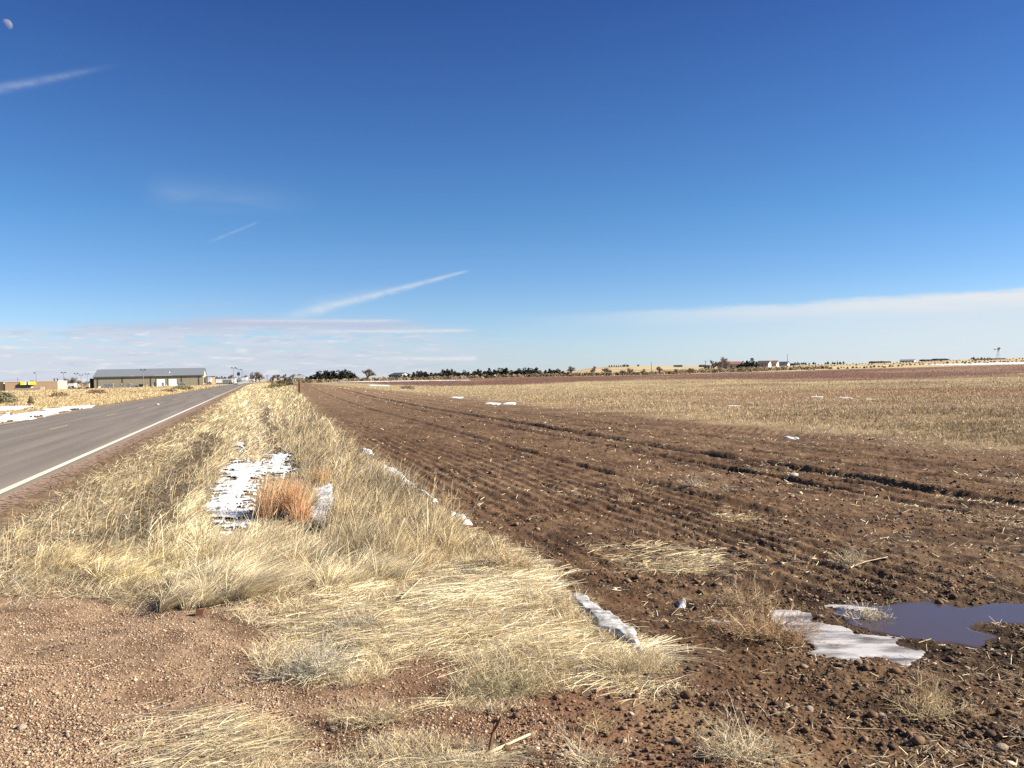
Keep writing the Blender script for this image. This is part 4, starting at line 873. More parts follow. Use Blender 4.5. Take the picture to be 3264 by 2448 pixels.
g2 = [(1275, 1203), (1290, 1189), (1330, 1184), (1365, 1181), (1395, 1190), (1410, 1176), (1440, 1178), (1455, 1187), (1500, 1182), (1560, 1176), (1610, 1174), (1640, 1178), (1680, 1172), (1705, 1169), (1730, 1178), (1760, 1175), (1780, 1174), (1795, 1188)]
us = np.linspace(1278, 1792, 39)
for i, u in enumerate(us):
    u = u + r.uniform(-3, 3); q = 350 + r.uniform(-5, 5); p = at(u, q); top = px(u, profile(g2, u) + r.uniform(-3, 6), q).z; hgt = max(2.0, top - p.z)
    plant('juniper_tree', JP, int(r.integers(0, 5)), p, hgt, r.uniform(0, 6), '%s dark juniper from the left in the long windbreak row' % nth(i), 'juniper tree', 'junipers in the long windbreak', sxy=r.uniform(1.35, 1.75) * 3.6 / hgt)
for u, v0, v1, w, lab in ((2355, 1163, 1172, 1.5, 'low broad dark juniper at the left of the big evergreens by the red roof'), (2368, 1152, 1172, 1.2, 'middle dark evergreen right of the red roof'), (2398, 1143, 1171, 1.3, 'tallest dark evergreen right of the red roof'), (2412, 1153, 1171, 1.2, 'dark evergreen at the right end of the clump by the red roof'), (2382, 1150, 1172, 1.2, 'dark evergreen just left of the tallest one by the red roof')):
    q = 430; p = at(u, q); plant('juniper_tree', JP, int(u) % 5, p, px(u, v0, q).z - p.z, u, lab, 'evergreen tree', 'evergreens by the red roof', sxy=w)

def bare_tree(seed, depth=5, spread=.62, nm=3):
    """tapered trunk with limbs; twigs kept apart as the crown"""
    r = np.random.default_rng(seed); tr = MB(); tw = []
    def grow(p, d, L, rad, lev):
        q_ = p + d * L + Vector(r.normal(0, L * .06, 3)); 
        if lev <= 2: tr.tube([p, p.lerp(q_, .5) + Vector(r.normal(0, L * .04, 3)), q_], [rad, rad * .85, rad * .7], 5)
        else: tw.append((p, q_ - p, rad))
        if lev >= depth: return
        for _ in range(nm + (1 if lev > 1 else 0)):
            nd = (d + Vector(r.normal(0, spread, 3)) + Vector((0, 0, .12))).normalized()
            if nd.z < -.1: nd.z = abs(nd.z)
            grow(p.lerp(q_, r.uniform(.55, 1)) if lev else p.lerp(q_, r.uniform(.6, 1)), nd, L * r.uniform(.55, .8), rad * .62, lev + 1)
    grow(Vector((0, 0, -.03)), Vector((r.normal(0, .05), r.normal(0, .05), 1)).normalized(), .20, .035, 0)
    S = np.array([tuple(a) for a, b, c in tw]); D = np.array([tuple(b) for a, b, c in tw]); L = np.linalg.norm(D, axis=1); W = np.maximum(np.array([c for a, b, c in tw]) * 1.7, .0058)
    V, F, k = ribbons(S, D, D + r.normal(0, .04, D.shape), L, W, 2, r, .6)
    zmax = max(V[:, 2].max(), .5); V = V / zmax
    t = tr.build('trunk', M_bark); t.data.transform(Matrix.Scale(1 / zmax, 4)); c = mk('crown', V, F, M_twig); res = (c.data, t.data)
    bpy.data.objects.remove(t); bpy.data.objects.remove(c); return res
BT = [bare_tree(s_, 5, sp, 4) for s_, sp in ((701, .6), (702, .5), (703, .7), (704, .55))]
BARE = [
 (815, 1178, 1213, 560, 1.0, 'tallest bare cottonwood at the far end of the road'), (806, 1190, 1213, 540, 1.0, 'bare tree against the left side of the tallest cottonwood'), (828, 1189, 1213, 560, 1.0, 'bare tree against the right side of the tallest cottonwood'),
 (868, 1190, 1213, 520, 1.0, 'left of two bare trees just right of the road end'), (884, 1188, 1213, 520, 1.0, 'right of two bare trees just right of the road end'), (907, 1188, 1213, 500, .8, 'single bare tree above the dark scrub by the post'),
 (932, 1190, 1210, 480, 1.1, 'bare tree left of the low grey house'), (948, 1186, 1208, 520, 1.1, 'bare tree right behind the low grey house'), (962, 1189, 1208, 520, 1.0, 'smaller bare tree at the right end of the low grey house'),
 (736, 1190, 1210, 560, 1.2, 'bare tree behind the white trailers'), (779, 1193, 1208, 600, 1.0, 'small bare tree behind the second white trailer'),
 (1172, 1166, 1216, 340, 1.05, 'big round bare tree between the two juniper groves'), (1018, 1184, 1205, 362, .9, 'bare tree mixed in the left end of the short juniper grove'),
 (1822, 1162, 1199, 330, .95, 'leaning bare tree just right of the long windbreak'), (1892, 1164, 1199, 330, .7, 'thin bare tree in the scrub, second right of the windbreak'), (1935, 1167, 1196, 330, 1.2, 'broad low bare tree in the scrub before the hill'),
 (1985, 1176, 1195, 330, 1.2, 'smallest bare bush tree before the hill'), (2010, 1170, 1195, 330, 1.2, 'bare tree in the scrub below the hilltop grove'), (2052, 1174, 1194, 330, 1.0, 'faint bare tree just left of the prairie utility pole'), (2105, 1162, 1192, 330, .9, 'bare tree below the right shoulder of the hill'), (2202, 1169, 1188, 330, .9, 'small bare tree before the distant flat-roofed farm'),
 (2277, 1143, 1177, 400, .9, 'bare tree left of the red roof, the shorter one'), (2310, 1135, 1176, 400, 1.0, 'tall bare tree in front of the red roof'), (2335, 1146, 1172, 470, .9, 'bare tree behind the red roof'), (2262, 1158, 1177, 400, 1.2, 'low bare tree at the left end of the farm trees'),
 (220, 1201, 1234, 520, 1.3, 'bare tree left of the middle lamp post behind the tan shop'), (236, 1200, 1234, 520, 1.3, 'bare tree right behind the middle lamp post'), (262, 1208, 1234, 540, 1.2, 'smaller bare tree near the black container'), (106, 1206, 1230, 560, 1.0, 'bare tree top showing behind the yellow awning')]
for i, (u, v0, v1, q, w, lab) in enumerate(BARE):
    p = at(u, q); p.z = min(p.z, px(u, v1, q).z + .3); plant('bare_tree', BT, i % 4, p, px(u, v0, q).z - p.z, i * 1.7, lab, 'bare tree', 'leafless trees', sxy=w)

def scrub():
    """far belt of rabbitbrush and scrub that reads as one mass"""
    r = np.random.default_rng(62); Vs = []; Fs = []; Cs = []; k = 0
    pal_ = [[(.34, .27, .17), (.40, .33, .22), (.28, .21, .14)], [(.20, .16, .10), (.15, .125, .08), (.24, .17, .12)], [(.46, .37, .27), (.40, .30, .21)], [(.11, .10, .06), (.15, .12, .08)]]
    spots = []
    for u in np.arange(965, 2640, 3.2): spots.append((u + r.uniform(-4, 4), 330 + r.uniform(0, 16) + (10 if u > 2200 else 0), r.uniform(.7, 1.55) * (1 if u < 2150 or u > 2330 else 1.4)))
    for u in np.arange(965, 2450, 6): spots.append((u + r.uniform(-4, 4), 350 + r.uniform(0, 30), r.uniform(.8, 1.6)))
    for u in np.arange(2560, 3400, 12): spots.append((u + r.uniform(-6, 6), band(u, EDG) + r.uniform(6, 60) + (70 if u > 2880 else 0), r.uniform(.3, .85)))
    for u in np.arange(860, 975, 4): spots.append((u, 300 + r.uniform(0, 120), r.uniform(.8, 1.9)))
    for u in np.arange(2440, 3264, 10): spots.append((u, 480 + r.uniform(0, 200), r.uniform(.4, 1.1)))
    for u in np.arange(2330, 2450, 4): spots.append((u, 385 + r.uniform(0, 20), r.uniform(1.2, 2.0)))
    for u, q, h in spots:
        p = at(u, q); n = 46; cols = pal_[r.choice(4, p=(.42, .25, .15, .18))]
        def shp(r, n):
            a = r.uniform(0, 6.283, n); e_ = r.random(n) ** .7; rad = h * .75 * np.sqrt(1 - e_ * e_ * .95) * r.uniform(.4, 1, n)
            return np.stack([p.x + rad * np.cos(a), p.y + rad * np.sin(a), p.z + e_ * h * r.uniform(.7, 1, n)], 1)
        V, F, c = crown_faces(n, r, shp, .22, cols); Vs.append(V); Fs.append(F + k); Cs.append(c); k += len(V)
    props(mk('scrub', np.vstack(Vs), np.vstack(Fs), M_leaf, col=np.vstack(Cs)), 'tan and olive scrub along the far edge of the field', 'scrub', kind='stuff')
scrub()
def bush(label, u, v, w, h, cols, seed, q=None, cat='bush', n=900, size=.09):
    r = np.random.default_rng(seed); p = at(u, q) if q else Vector((*hit(u, v), 0)); p.z = float(H(np.array([p.x]), np.array([p.y]), False)[0])
    def shp(r, n):
        a = r.uniform(0, 6.283, n); t = r.random(n); rad = w * .5 * (.35 + .65 * np.sin(np.clip(t * 2.6 + .25, 0, 3.1))) * np.sqrt(r.uniform(.15, 1, n)) * (1 + .25 * np.sin(a * 5 + t * 7))
        return np.stack([rad * np.cos(a), rad * np.sin(a), t * h * (1 - .35 * (rad / (w * .5)) ** 2)], 1)
    V, F, c = crown_faces(n, r, shp, size, cols); e = empty('bush', p, 0, label=label, cat=cat)
    mk('foliage', V, F, M_leaf, col=c, parent=e)
    st = MB()
    for _ in range(7): st.tube([(0, 0, -.05), tuple(r.normal(0, w * .12, 2)) + (h * .5,), tuple(r.normal(0, w * .25, 2)) + (h * .85,)], [.03, .02, .008], 4)
    st.build('stem', M_bark, e)
SG = [(.20, .19, .115), (.13, .13, .075), (.26, .235, .15), (.10, .10, .06)]
bush('large grey-green sagebrush at the left edge across the road', 0, 1290, 2.9, 1.15, SG, 801, n=2600, size=.06)
bush('grey-green sagebrush behind the large one at the left edge', -18, 1270, 2.4, 1.3, SG, 802, n=1600, size=.07)
bush('thin brown leaning weed in the golden grass beyond the snow', 98, 1294, .5, .85, [(.20, .15, .08), (.15, .11, .06)], 803, cat='weed', n=300, size=.05)
bush('low brown bush amid the golden grass near the shop', 190, 1266, 2.6, .7, [(.28, .20, .12), (.22, .16, .1)], 804, n=700)
bush('left rust-brown bush in the grass before the big shed', 297, 1256, 2.4, .75, [(.24, .14, .09), (.2, .13, .08)], 805, n=500)
bush('right rust-brown bush in the grass before the big shed', 319, 1256, 2.2, .75, [(.22, .13, .09), (.18, .11, .08)], 806, n=500)
bush('low olive bush in front of the pallet stacks at the shed', 583, 1242, 5.5, 1.0, [(.22, .20, .10), (.17, .15, .08)], 807, n=900, size=.14)
bush('brown bush in the grass below the white shed doors', 538, 1249, 3.5, .6, [(.28, .2, .11), (.22, .16, .1)], 808, n=500, size=.12)
bush('dark green scrub on the crest left of the wooden post', 905, 1222, 4.2, 1.5, [(.10, .09, .05), (.2, .16, .09)], 809, q=190, n=1200, size=.14)
bush('taller dark scrub on the crest behind the green scrub', 917, 1216, 2.8, 2.3, [(.05, .05, .04), (.09, .08, .06)], 810, q=215, n=900, size=.14)
bush('dull green weeds on the crest beside the road end', 884, 1222, 4.5, 1.1, [(.26, .22, .12), (.2, .18, .1)], 811, q=180, n=900, size=.12)
bush('dark weed at the near corner of the ploughed rows', 1298, 1240, 2.2, .5, [(.2, .14, .09)], 812, n=300)
# distant evergreens along the skyline, each a few pixels
for grp, lab, items in (('evergreens in the hilltop grove', 'dark evergreen from the left in the hilltop grove', [(1943, 1164), (1950, 1163), (1958, 1163), (1966, 1164), (1973, 1166), (1980, 1165), (1987, 1162), (1993, 1160), (1999, 1161), (2004, 1163)]),
        ('evergreens along the skyline right of the farm', 'dark evergreen from the left on the skyline right of the farm', [(2536, 1154), (2544, 1153), (2555, 1155), (2562, 1154), (2569, 1155), (2580, 1156), (2594, 1153), (2600, 1155), (2632, 1155), (2640, 1152), (2655, 1153), (2662, 1154), (2671, 1153), (2678, 1152), (2690, 1152)]),
        ('evergreens left of the windmill', 'small evergreen from the left on the ridge left of the windmill', [(3098, 1140), (3104, 1137), (3118, 1139), (3129, 1138), (3139, 1140), (3149, 1139), (3156, 1140)]),
        ('evergreens behind the white trailers', 'dark evergreen from the left behind the white trailers', [(684, 1199), (692, 1200), (700, 1202), (707, 1199), (716, 1201), (752, 1202)])):
    for i, (u, v) in enumerate(items):
        q = 860 if 'white' not in grp else 640; p = at(u, q); hgt = max(px(u, v, q).z - p.z, 1.6)
        plant('evergreen_tree', JP, i % 5, p, hgt, u, nth(i) + ' ' + lab, 'evergreen tree', grp, sxy=1.0)

# ------------------------------------------------------------------ buildings
YAW = -RA   # local +y runs along the road, local +x across it to the right
def rib_mat(name, c, var=.06): return mat(name, c, .6, var, 1.2, stretch=(1, 1, .3))
M_olive = rib_mat('olive_metal_siding', (.25, .225, .16)); M_cream = rib_mat('cream_siding', (.58, .45, .30)); M_tanw = rib_mat('tan_stucco', (.55, .41, .28))
M_roofb = rib_mat('blue_grey_metal_roof', (.155, .175, .205)); M_brown = rib_mat('brown_trim', (.09, .07, .055)); M_black = rib_mat('black_steel', (.012, .012, .014)); M_whitew = rib_mat('white_siding', (.60, .59, .57))
def house(name, label, cat, u, q, W, D, eave, ridge, wallm, roofm, yaw=YAW, ridge_along='x', endm=None, grp=None, over=.35, z=None, wins=()):
    """front left ground corner at pixel column u, depth q; W across, D deep"""
    p = at(u, q); 
    if z is not None: p.z = z
    e = empty(name, p, yaw, label=label, cat=cat, group=grp); m_ = MB()
    m_.box(0, W, 0, D, -.6, eave); m_.build('wall', wallm, e)
    if ridge > eave:
        for x0, x1 in ((-.001, .02), (W - .02, W + .001)):
            pass
        for x0 in (-.012, W - .1): MB().prism([(0, eave - .001), (D, eave - .001), (D / 2, ridge - .1)], x0, x0 + .112).build('gable', endm or wallm, e)
        if endm: MB().box(W + .002, W + .03, 0.02, D - .02, -.5, eave).build('end_wall', endm, e)
        t = .16; sl = (ridge - eave) / (D / 2); o_ = over
        MB().prism([(-o_, eave - o_ * sl), (D / 2, ridge), (D + o_, eave - o_ * sl), (D + o_, eave - o_ * sl + t), (D / 2, ridge + t), (-o_, eave - o_ * sl + t)], -o_, W + o_).build('roof', roofm, e)
    else:
        MB().box(-.15, W + .15, -.15, D + .15, eave, eave + .25).build('roof', roofm, e)
        if endm: MB().box(W + .002, W + .03, 0.02, D - .02, -.5, eave - .002).build('end_wall', endm, e)
    for x0, x1, z0, z1 in wins:
        w_ = MB().box(x0, x1, -.05, .0 - .005, z0, z1).build('window', M_glass, e)
    return e
zb = EYE - 16.7 * 380 / FPX
e = house('metal_shed', 'long olive metal warehouse with blue-grey roof and two white doors', 'warehouse', 300, 380, 44.4, 23, 4.85, 8.0, M_olive, M_roofb, endm=M_cream, z=zb)
e.rotation_euler = (R(0), R(-.35), YAW)
ug = lambda u: (lambda k: ((k * 380) - (-179.4)) / (CA - k * -SA) )((u - 1632) / FPX)   # column on the front wall -> metres along it
for u in (312, 391, 481, 579.5, 634.5): MB().box(ug(u) - .18, ug(u) + .18, -.12, -.004, -.3, 4.55).build('downspout', M_brown, e)
MB().box(-.35, 44.75, -.5, -.36, 4.42, 4.78).build('gutter', M_brown, e)
for u0, u1 in ((500, 527), (538, 564)):
    d_ = MB().box(ug(u0), ug(u1), -.06, -.004, -.2, 3.35).build('overhead_door', M_white, e)
    f_ = MB(); f_.box(ug(u0) - .3, ug(u0) - .002, -.1, -.003, -.2, 3.7); f_.box(ug(u1) + .002, ug(u1) + .3, -.1, -.003, -.2, 3.7); f_.box(ug(u0) - .002 + .004, ug(u1) - .002, -.1, -.003, 3.352, 3.7); f_.build('frame', rib_mat('olive_trim', (.17, .16, .12)), d_)
MB().box(ug(491), ug(496), -.05, -.004, -.2, 2.1).build('door', M_brown, e)
MB().box(ug(494), ug(549), -.33, .45, 4.93, 5.02).build('snow_strip', M_snow, e).rotation_euler = (R(0), 0, 0)
MB().box(ug(415), ug(428), -.3, .1, 4.93, 5.0).build('snow_strip', M_snow, e)
MB().prism([(3.8, 5.9), (4.6, 5.9), (4.6, 6.5), (3.9, 6.45)], ug(537), ug(540)).build('roof_vent', M_white, e)
# open lean-to at the right end
lt = empty('lean_to_frame', at(652, 393), YAW, label='open lean-to with dark roof at the right end of the warehouse', cat='lean-to'); lt.location.z = zb + .35
MB().box(.2, 4.3, 1.0, 14, 3.9, 4.15).build('roof', M_brown, lt)
for x0, x1, y0 in ((3.0, 4.2, 1.2), (3.3, 3.9, 12), (.3, .7, 1.2), (.3, .7, 12)): MB().box(x0, x1, y0, y0 + .5, -.4, 3.895).build('post', M_cream if x0 > 2 else M_brown, lt)
MB().box(.9, 2.8, 3, 10, -.4, 1.5).build('machine_crate', mat('dusty_machinery', (.16, .13, .10), .9, .4, 2), lt)
# container
def container(label, u, q, W, D, Hh, m_, dz=0, cat='container', z=None):
    p = at(u, q, dz); p.z = p.z if z is None else z; e = empty('shipping_container', p, YAW, label=label, cat=cat); b = MB().box(0, W, 0, D, 0, Hh).build('body', m_, e)
    rb = MB()
    for k in range(int(W / .35)): rb.box(.12 + k * .35, .27 + k * .35, -.035, -.002, .15, Hh - .15)
    rb.build('corrugation', m_, e); fr = MB()
    for x0 in (-.02, W - .1): fr.box(x0, x0 + .12, -.05, -.036, 0, Hh)
    fr.build('frame', m_, e)
    for k in (0.25, .6): MB().box(W + .002, W + .03, D * k, D * k + .05, .2, Hh - .2).build('door_bar', M_galv, e)
    return e
container('tall black steel container at the left end of the warehouse', 286.5, 380, 1.75, 6, 4.3, M_black, z=zb - .1)
# shop
zs = EYE - 20.7 * 344 / FPX; Ws, Ds = 18.3, 17.9
p0 = Vector((-176.5 - CA * Ws, 344 + SA * Ws * 1, zs)); p0 = Vector((-176.5 - CA * Ws, 344 - (-SA) * Ws, zs))
e = empty('shop_building', p0, YAW, label='low flat tan shop with a yellow and green awning', cat='shop')
MB().box(0, Ws, 0, Ds, -.5, 3.35).build('wall', rib_mat('tan_wall_shaded', (.36, .26, .18)), e); MB().box(-.1, Ws + .1, -.1, Ds + .1, 3.35, 3.6).build('roof', rib_mat('pale_parapet', (.52, .45, .38)), e)  # wall tan darkened to carry the front's shade; sunlit end stays lighter
MB().box(Ws + .002, Ws + .05, .05, Ds - .05, -.4, 3.345).build('end_wall', M_tanw, e)
us_ = lambda u: Ws + (lambda k: ((k * 344) + 176.5) / (CA - k * -SA))((u - 1632) / FPX)
aw = MB().prism([(-.9, 2.25), (-.02, 2.25), (-.02, 3.3), (-.55, 3.3)], us_(67), us_(81)).build('awning', mat('yellow_awning', (.80, .62, .03), .6), e)
MB().prism([(-.9, 2.25), (-.02, 2.25), (-.02, 3.3), (-.55, 3.3)], us_(95), us_(113)).build('awning', mat('yellow_awning_right', (.80, .62, .03), .6), e)
MB().prism([(-.88, 2.27), (-.02, 2.27), (-.02, 3.28), (-.53, 3.28)], us_(85.6), us_(92)).build('awning', mat('green_awning', (.015, .12, .07), .6), e)['label'] = 'dark green middle of the awning'
for a, b in ((81.1, 85.5), (92.1, 94.9)): MB().prism([(-.86, 2.29), (-.02, 2.29), (-.02, 3.27), (-.51, 3.27)], us_(a), us_(b)).build('awning_stripe', M_white, e)
MB().box(us_(50), us_(98), -.08, -.004, 0.2, 2.2).build('window', M_glass, e); MB().box(us_(98.5), us_(105), -.1, -.004, .2, 1.5).build('door', M_white, e)
for u in (166, 176.5): MB().box(us_(u) - .2, us_(u) + .2, 4, 4.5, 3.6, 4.55).build('roof_vent', M_darkmetal, e)
# left neighbour just peeking in
e = empty('shop_building', Vector((p0.x - CA * 9.5, p0.y + SA * 9.5 * -1 * -1 - 0, zs)), YAW, label='cream corner of a second shop at the left edge', cat='shop')
e.location = Vector((p0.x - CA * 10.0, p0.y + SA * 10.0, zs)); MB().box(0, 8.6, 0, 14, -.5, 3.3).build('wall', M_tanw, e); MB().box(-.1, 8.7, -.1, 14.1, 3.3, 3.5).build('roof', M_brown, e); MB().box(8.75, 9.4, -.3, .2, -.5, 3.55).build('pillar', M_brown, e)
# grey board fence before the shop
pf = px(46, 1247, 336); e = empty('board_fence', Vector((pf.x, pf.y, pf.z)), YAW, label='grey board fence in front of the shop window', cat='fence')
for k in range(4): MB().box(k * 2.15, k * 2.15 + 2.1, 0, .06, -.2, 1.15 - .06 * (k % 2)).build('panel', mat('grey_boards_%s' % ORD[k], (.26, .23, .2), .9, .2, 3), e)
for k in range(5): MB().box(k * 2.15 - .06, k * 2.15 + .04, .07, .17, -.2, 1.3).build('post', M_wood, e)
MB().box(8.7, 10.1, .5, 1.0, -.2, 1.5).build('gate', mat('pale_gate', (.5, .4, .32)), e)
# totes, crates, pallets before the shed
fwall = Vector((-179.4, 380, zb))
def alongwall(u, off): k = ug(u); return Vector((fwall.x + CA * k + SA * -off * 1, fwall.y - SA * k - CA * off, zb))
M_tank = mat('milky_plastic_tank', (.62, .64, .65), .5); M_tankg = mat('grey_cage_tank', (.32, .35, .38), .6)
def tote_proto():
    e = empty('storage_tote', (0, 0, 0)); MB().box(.06, .94, .06, .94, .16, .92).build('tank', M_tank, e, bevel=.06)
    c = MB()
    for a in (0, .24, .48, .72, .96): c.box(a, a + .04, 0, .04, .12, 1.0); c.box(a, a + .04, .96, 1.0, .12, 1.0)
    for z in (.3, .6, .96): c.box(0, 1, -.005, .035, z, z + .04); c.box(0, 1, .965, 1.005, z, z + .04); c.box(-.005, .035, .04, .96, z, z + .04); c.box(.965, 1.005, .04, .96, z, z + .04)
    c.build('cage', M_galv, e); MB().box(0, 1, 0, 1, 0, .115).build('pallet', M_wood, e); return e
tp = tote_proto(); first = [True]
def tote(u, lev, label, off=5.5, tint=None):
    e = tp if first[0] else copy_tree(tp); first[0] = False; p = alongwall(u, off); e.location = (p.x, p.y, zb + .02 + lev * 1.02); e.rotation_euler = (0, 0, YAW); props(e, label, 'tank', 'caged tanks before the warehouse'); return e
k = 0
for gname, us_l, levs in (('big left stack by the warehouse', (338, 345.5, 353, 360), 2), ('lone grey stack by the warehouse', (387,), 2), ('stack left of the dumpster', (407.5, 415), 2), ('low row left of the dumpster', (423, 430, 437), 1), ('stack in front of the first white door', (519,), 2), ('stack right of the white doors', (570, 577.5, 585), 2), ):
    for lev in range(levs):
        for j, u in enumerate(us_l):
            tote(u, lev, '%s%s caged tank of the %s' % ((nth(j) + ' from left, ') if len(us_l) > 1 else '', ('upper' if lev else 'lower') if levs > 1 else 'ground', gname))
tote(589, 0, 'caged tank closing the right end of the stack right of the doors'); tote(377, .0, 'white caged tank standing alone between the two left stacks')
for u, lab in ((319, 'left of two low white crates at the left end of the warehouse'), (326, 'right of two low white crates at the left end of the warehouse')):
    p = alongwall(u, 5); e = empty('crate', p, YAW, label=lab, cat='crate'); MB().box(0, .85, 0, .8, .08, .72).build('box', M_white, e, bevel=.03); MB().box(0, .85, 0, .8, 0, .075).build('pallet', M_wood, e)
p = alongwall(449, 7); e = empty('dumpster', p, YAW, label='dark green dumpster under the twin lamp before the warehouse', cat='dumpster')
MB().prism([(0, .15), (1.4, .15), (1.7, 1.3), (-.2, 1.3)], 0, 1.9).build('body', mat('dark_green_steel', (.02, .035, .04)), e); MB().prism([(-.25, 1.31), (1.75, 1.31), (1.7, 1.5), (-.1, 1.4)], -.05, 1.95).build('lid', M_darkmetal, e)
for x0 in (.1, 1.6): MB().tube([(x0, .3, .08), (x0 + .1, .3, .08)], .08, 8).build('wheel', M_rub, e)
for u, lab in ((470, 'yellow bollard beside the dumpster'), (489, 'pale bollard left of the brown door'), (531.5, 'pale bollard between the two white doors'), (566, 'pale bollard right of the second white door')):
    p = alongwall(u, 2.2); o = MB().tube([(0, 0, -.2), (0, 0, 1.0), (0, 0, 1.12)], [.16, .16, .09], 10).build('bollard', mat('bollard_paint', (.62, .5, .26))); o.location = p; props(o, lab, 'bollard', 'bollards before the warehouse')

# ------------------------------------------------------------------ lamp posts, poles
def lamp(label, u, v0, q, heads=2, ybase=None):
    p = at(u, q); top = px(u, v0, q).z; h = top - p.z; e = empty('street_lamp', p, YAW * .5, label=label, cat='lamp post', group='tall yard lamps')
    MB().tube([(0, 0, 0), (0, 0, h * .5), (0, 0, h - .25)], [.16, .13, .09], 8).build('pole', M_galv, e); MB().tube([(0, 0, 0), (0, 0, .5)], .3, 10).build('base', mat('concrete', (.4, .38, .35)), e)
    sg = (-1, 1) if heads == 2 else (-1,)
    for s_ in sg:
        MB().tube([(0, 0, h - .35), (s_ * .55, 0, h - .2)], .05, 6).build('arm', M_galv, e); MB().prism([(-.3, h - .45), (.3, h - .45), (.25, h + .05), (-.2, h + .05)], s_ * .55 - .02 if s_ > 0 else -1.05, 1.05 if s_ > 0 else -.53).build('lamp_head', M_darkmetal, e)
lamp('twin-headed lamp post in front of the olive warehouse', 457, 1177, 368, 2); lamp('twin-headed lamp post before the white trailers', 746, 1171, 385, 2)
lamp('lamp post with a dark box on it, second beside the trailers', 761, 1174, 440, 1); lamp('left lamp post of the far pair beside the road', 771, 1176.5, 470, 1); lamp('right lamp post of the far pair beside the road', 775.5, 1177, 490, 1)
lamp('lamp post rising behind the yellow awning', 116, 1187, 430, 1); lamp('lamp post behind the right corner of the tan shop', 203.5, 1186, 420, 2); lamp('lamp post in front of the bare trees by the shop', 243.5, 1189, 450, 2); lamp('shorter lamp post right of the bare trees', 259, 1194, 500, 2); lamp('lamp post just left of the black container', 278.5, 1190.5, 460, 2)
p = px(761, 1192, 440); b = MB().box(-.7, .7, -.3, .3, -.8, .8).build('control_box', M_darkmetal, [o for o in bpy.data.objects if o.name.startswith('street_lamp')][2]); b.location = (0, 0, p.z - at(761, 440).z)
def upole(label, u, v0, q, cross=True):
    p = at(u, q); h = px(u, v0, q).z - p.z; e = empty('utility_pole', p, YAW, label=label, cat='utility pole', group='utility poles'); MB().tube([(0, 0, -.2), (0, 0, h)], [.2, .13], 8).build('pole', M_wood, e)
    if cross:
        MB().box(-1.2, 1.2, -.28, -.14, h - .9, h - .72).build('crossarm', M_wood, e)
        for x0 in (-1.1, -.4, .4, 1.1): MB().tube([(x0, -.21, h - .72), (x0, -.21, h - .5)], .06, 6).build('insulator', M_white, e)
upole('utility pole at the far end of the road', 852, 1194, 600); upole('utility pole on the prairie before the hill', 2077, 1155, 560, False); upole('utility pole left of the farm trees', 2250, 1149, 560); upole('thin pole behind the short juniper grove', 1131, 1186, 600, False); upole('thin pole above the middle of the long windbreak', 1525, 1175, 600, False); upole('thin utility pole rising left of the yellow awning', 57.5, 1204, 520, False); upole('short pole far right of the skyline evergreens', 2669, 1148, 800, False)
upole('thin pole right of the dark roofed barns', 3028, 1142, 800, False)
# short posts at the far field edge
for u, v, q, lab in ((1222, 1200, 326, 'stubby post in the scrub between grove and barn'), (2496, 1167, 380, 'stubby dark post below the blue-roofed house')):
    p = at(u, q); o = MB().tube([(0, 0, -.2), (0, 0, px(u, v, q).z - p.z)], [.25, .22], 8).build('field_post', M_wood); o.location = p; props(o, lab, 'post')

# ------------------------------------------------------------------ far buildings on the right
def far_house(label, u0, u1, veave, vridge, q, Dm, wallm, roofm, endm=None, cat='house', yaw=None, name='farm_house'):
    p = at(u0, q); ya = yaw if yaw is not None else (-.5 if endm else .05); k1 = (u1 - 1632) / FPX; W = (k1 * q - p.x) / (math.cos(ya) - k1 * math.sin(ya)); p2 = px(u0, veave, q); ev = max(p2.z - p.z, 1.2); rg = px(u0, vridge, q + Dm / 2).z - p.z
    ww = [(W * .15, W * .23, .35 * ev, .75 * ev), (W * .42, W * .5, .35 * ev, .75 * ev), (W * .7, W * .78, .35 * ev, .75 * ev)] if cat == 'house' else ()
    return house(name, label, cat, u0, q, W, Dm, ev, max(rg, ev + .4), wallm, roofm, yaw=ya, endm=endm, wins=ww)
M_gw = rib_mat('grey_siding', (.36, .34, .31)); M_rr = rib_mat('red_roof', (.26, .10, .075)); M_br = rib_mat('brown_roof', (.11, .065, .055)); M_db = rib_mat('dark_blue_roof', (.04, .06, .10)); M_dk = rib_mat('dark_shingle_roof', (.07, .065, .075))
far_house('long low house with a rusty red roof behind bare trees', 2303, 2366, 1161, 1153.5, 440, 9, M_gw, M_rr)
far_house('brown-roofed farmhouse with a white gable end', 2414, 2450, 1159, 1151, 560, 8, M_gw, M_br, M_whitew)
far_house('white wing with a red-brown roof behind the farmhouse', 2458, 2476, 1158, 1150, 575, 7, M_whitew, M_rr, M_whitew)
far_house('dark blue roofed outbuilding with a white gable end', 2483, 2510, 1160, 1153.5, 600, 8, M_gw, M_db, M_whitew, 'outbuilding')
far_house('small dark shed right of the blue-roofed outbuilding', 2522, 2534, 1162, 1158.5, 620, 5, M_dk, M_dk, None, 'shed')
far_house('low grey barn further right of the blue-roofed outbuilding', 2537, 2552, 1162, 1158.5, 650, 5, M_gw, M_dk, None, 'barn')
far_house('dark navy-roofed barn with a white end beside the windbreak', 1240, 1274, 1197, 1189.5, 400, 9, M_dk, M_db, M_whitew, 'barn')
far_house('low grey house under bare trees near the road end', 938, 968, 1205, 1197.5, 430, 8, M_gw, rib_mat('pale_grey_roof', (.28, .28, .29)))
far_house('distant dark low building, left of two on the right skyline', 2786, 2812, 1156, 1152, 800, 10, M_dk, M_dk, None, 'building')
far_house('distant dark low building, right of two on the right skyline', 2818, 2840, 1155, 1152, 800, 9, M_dk, M_gw, None, 'building')
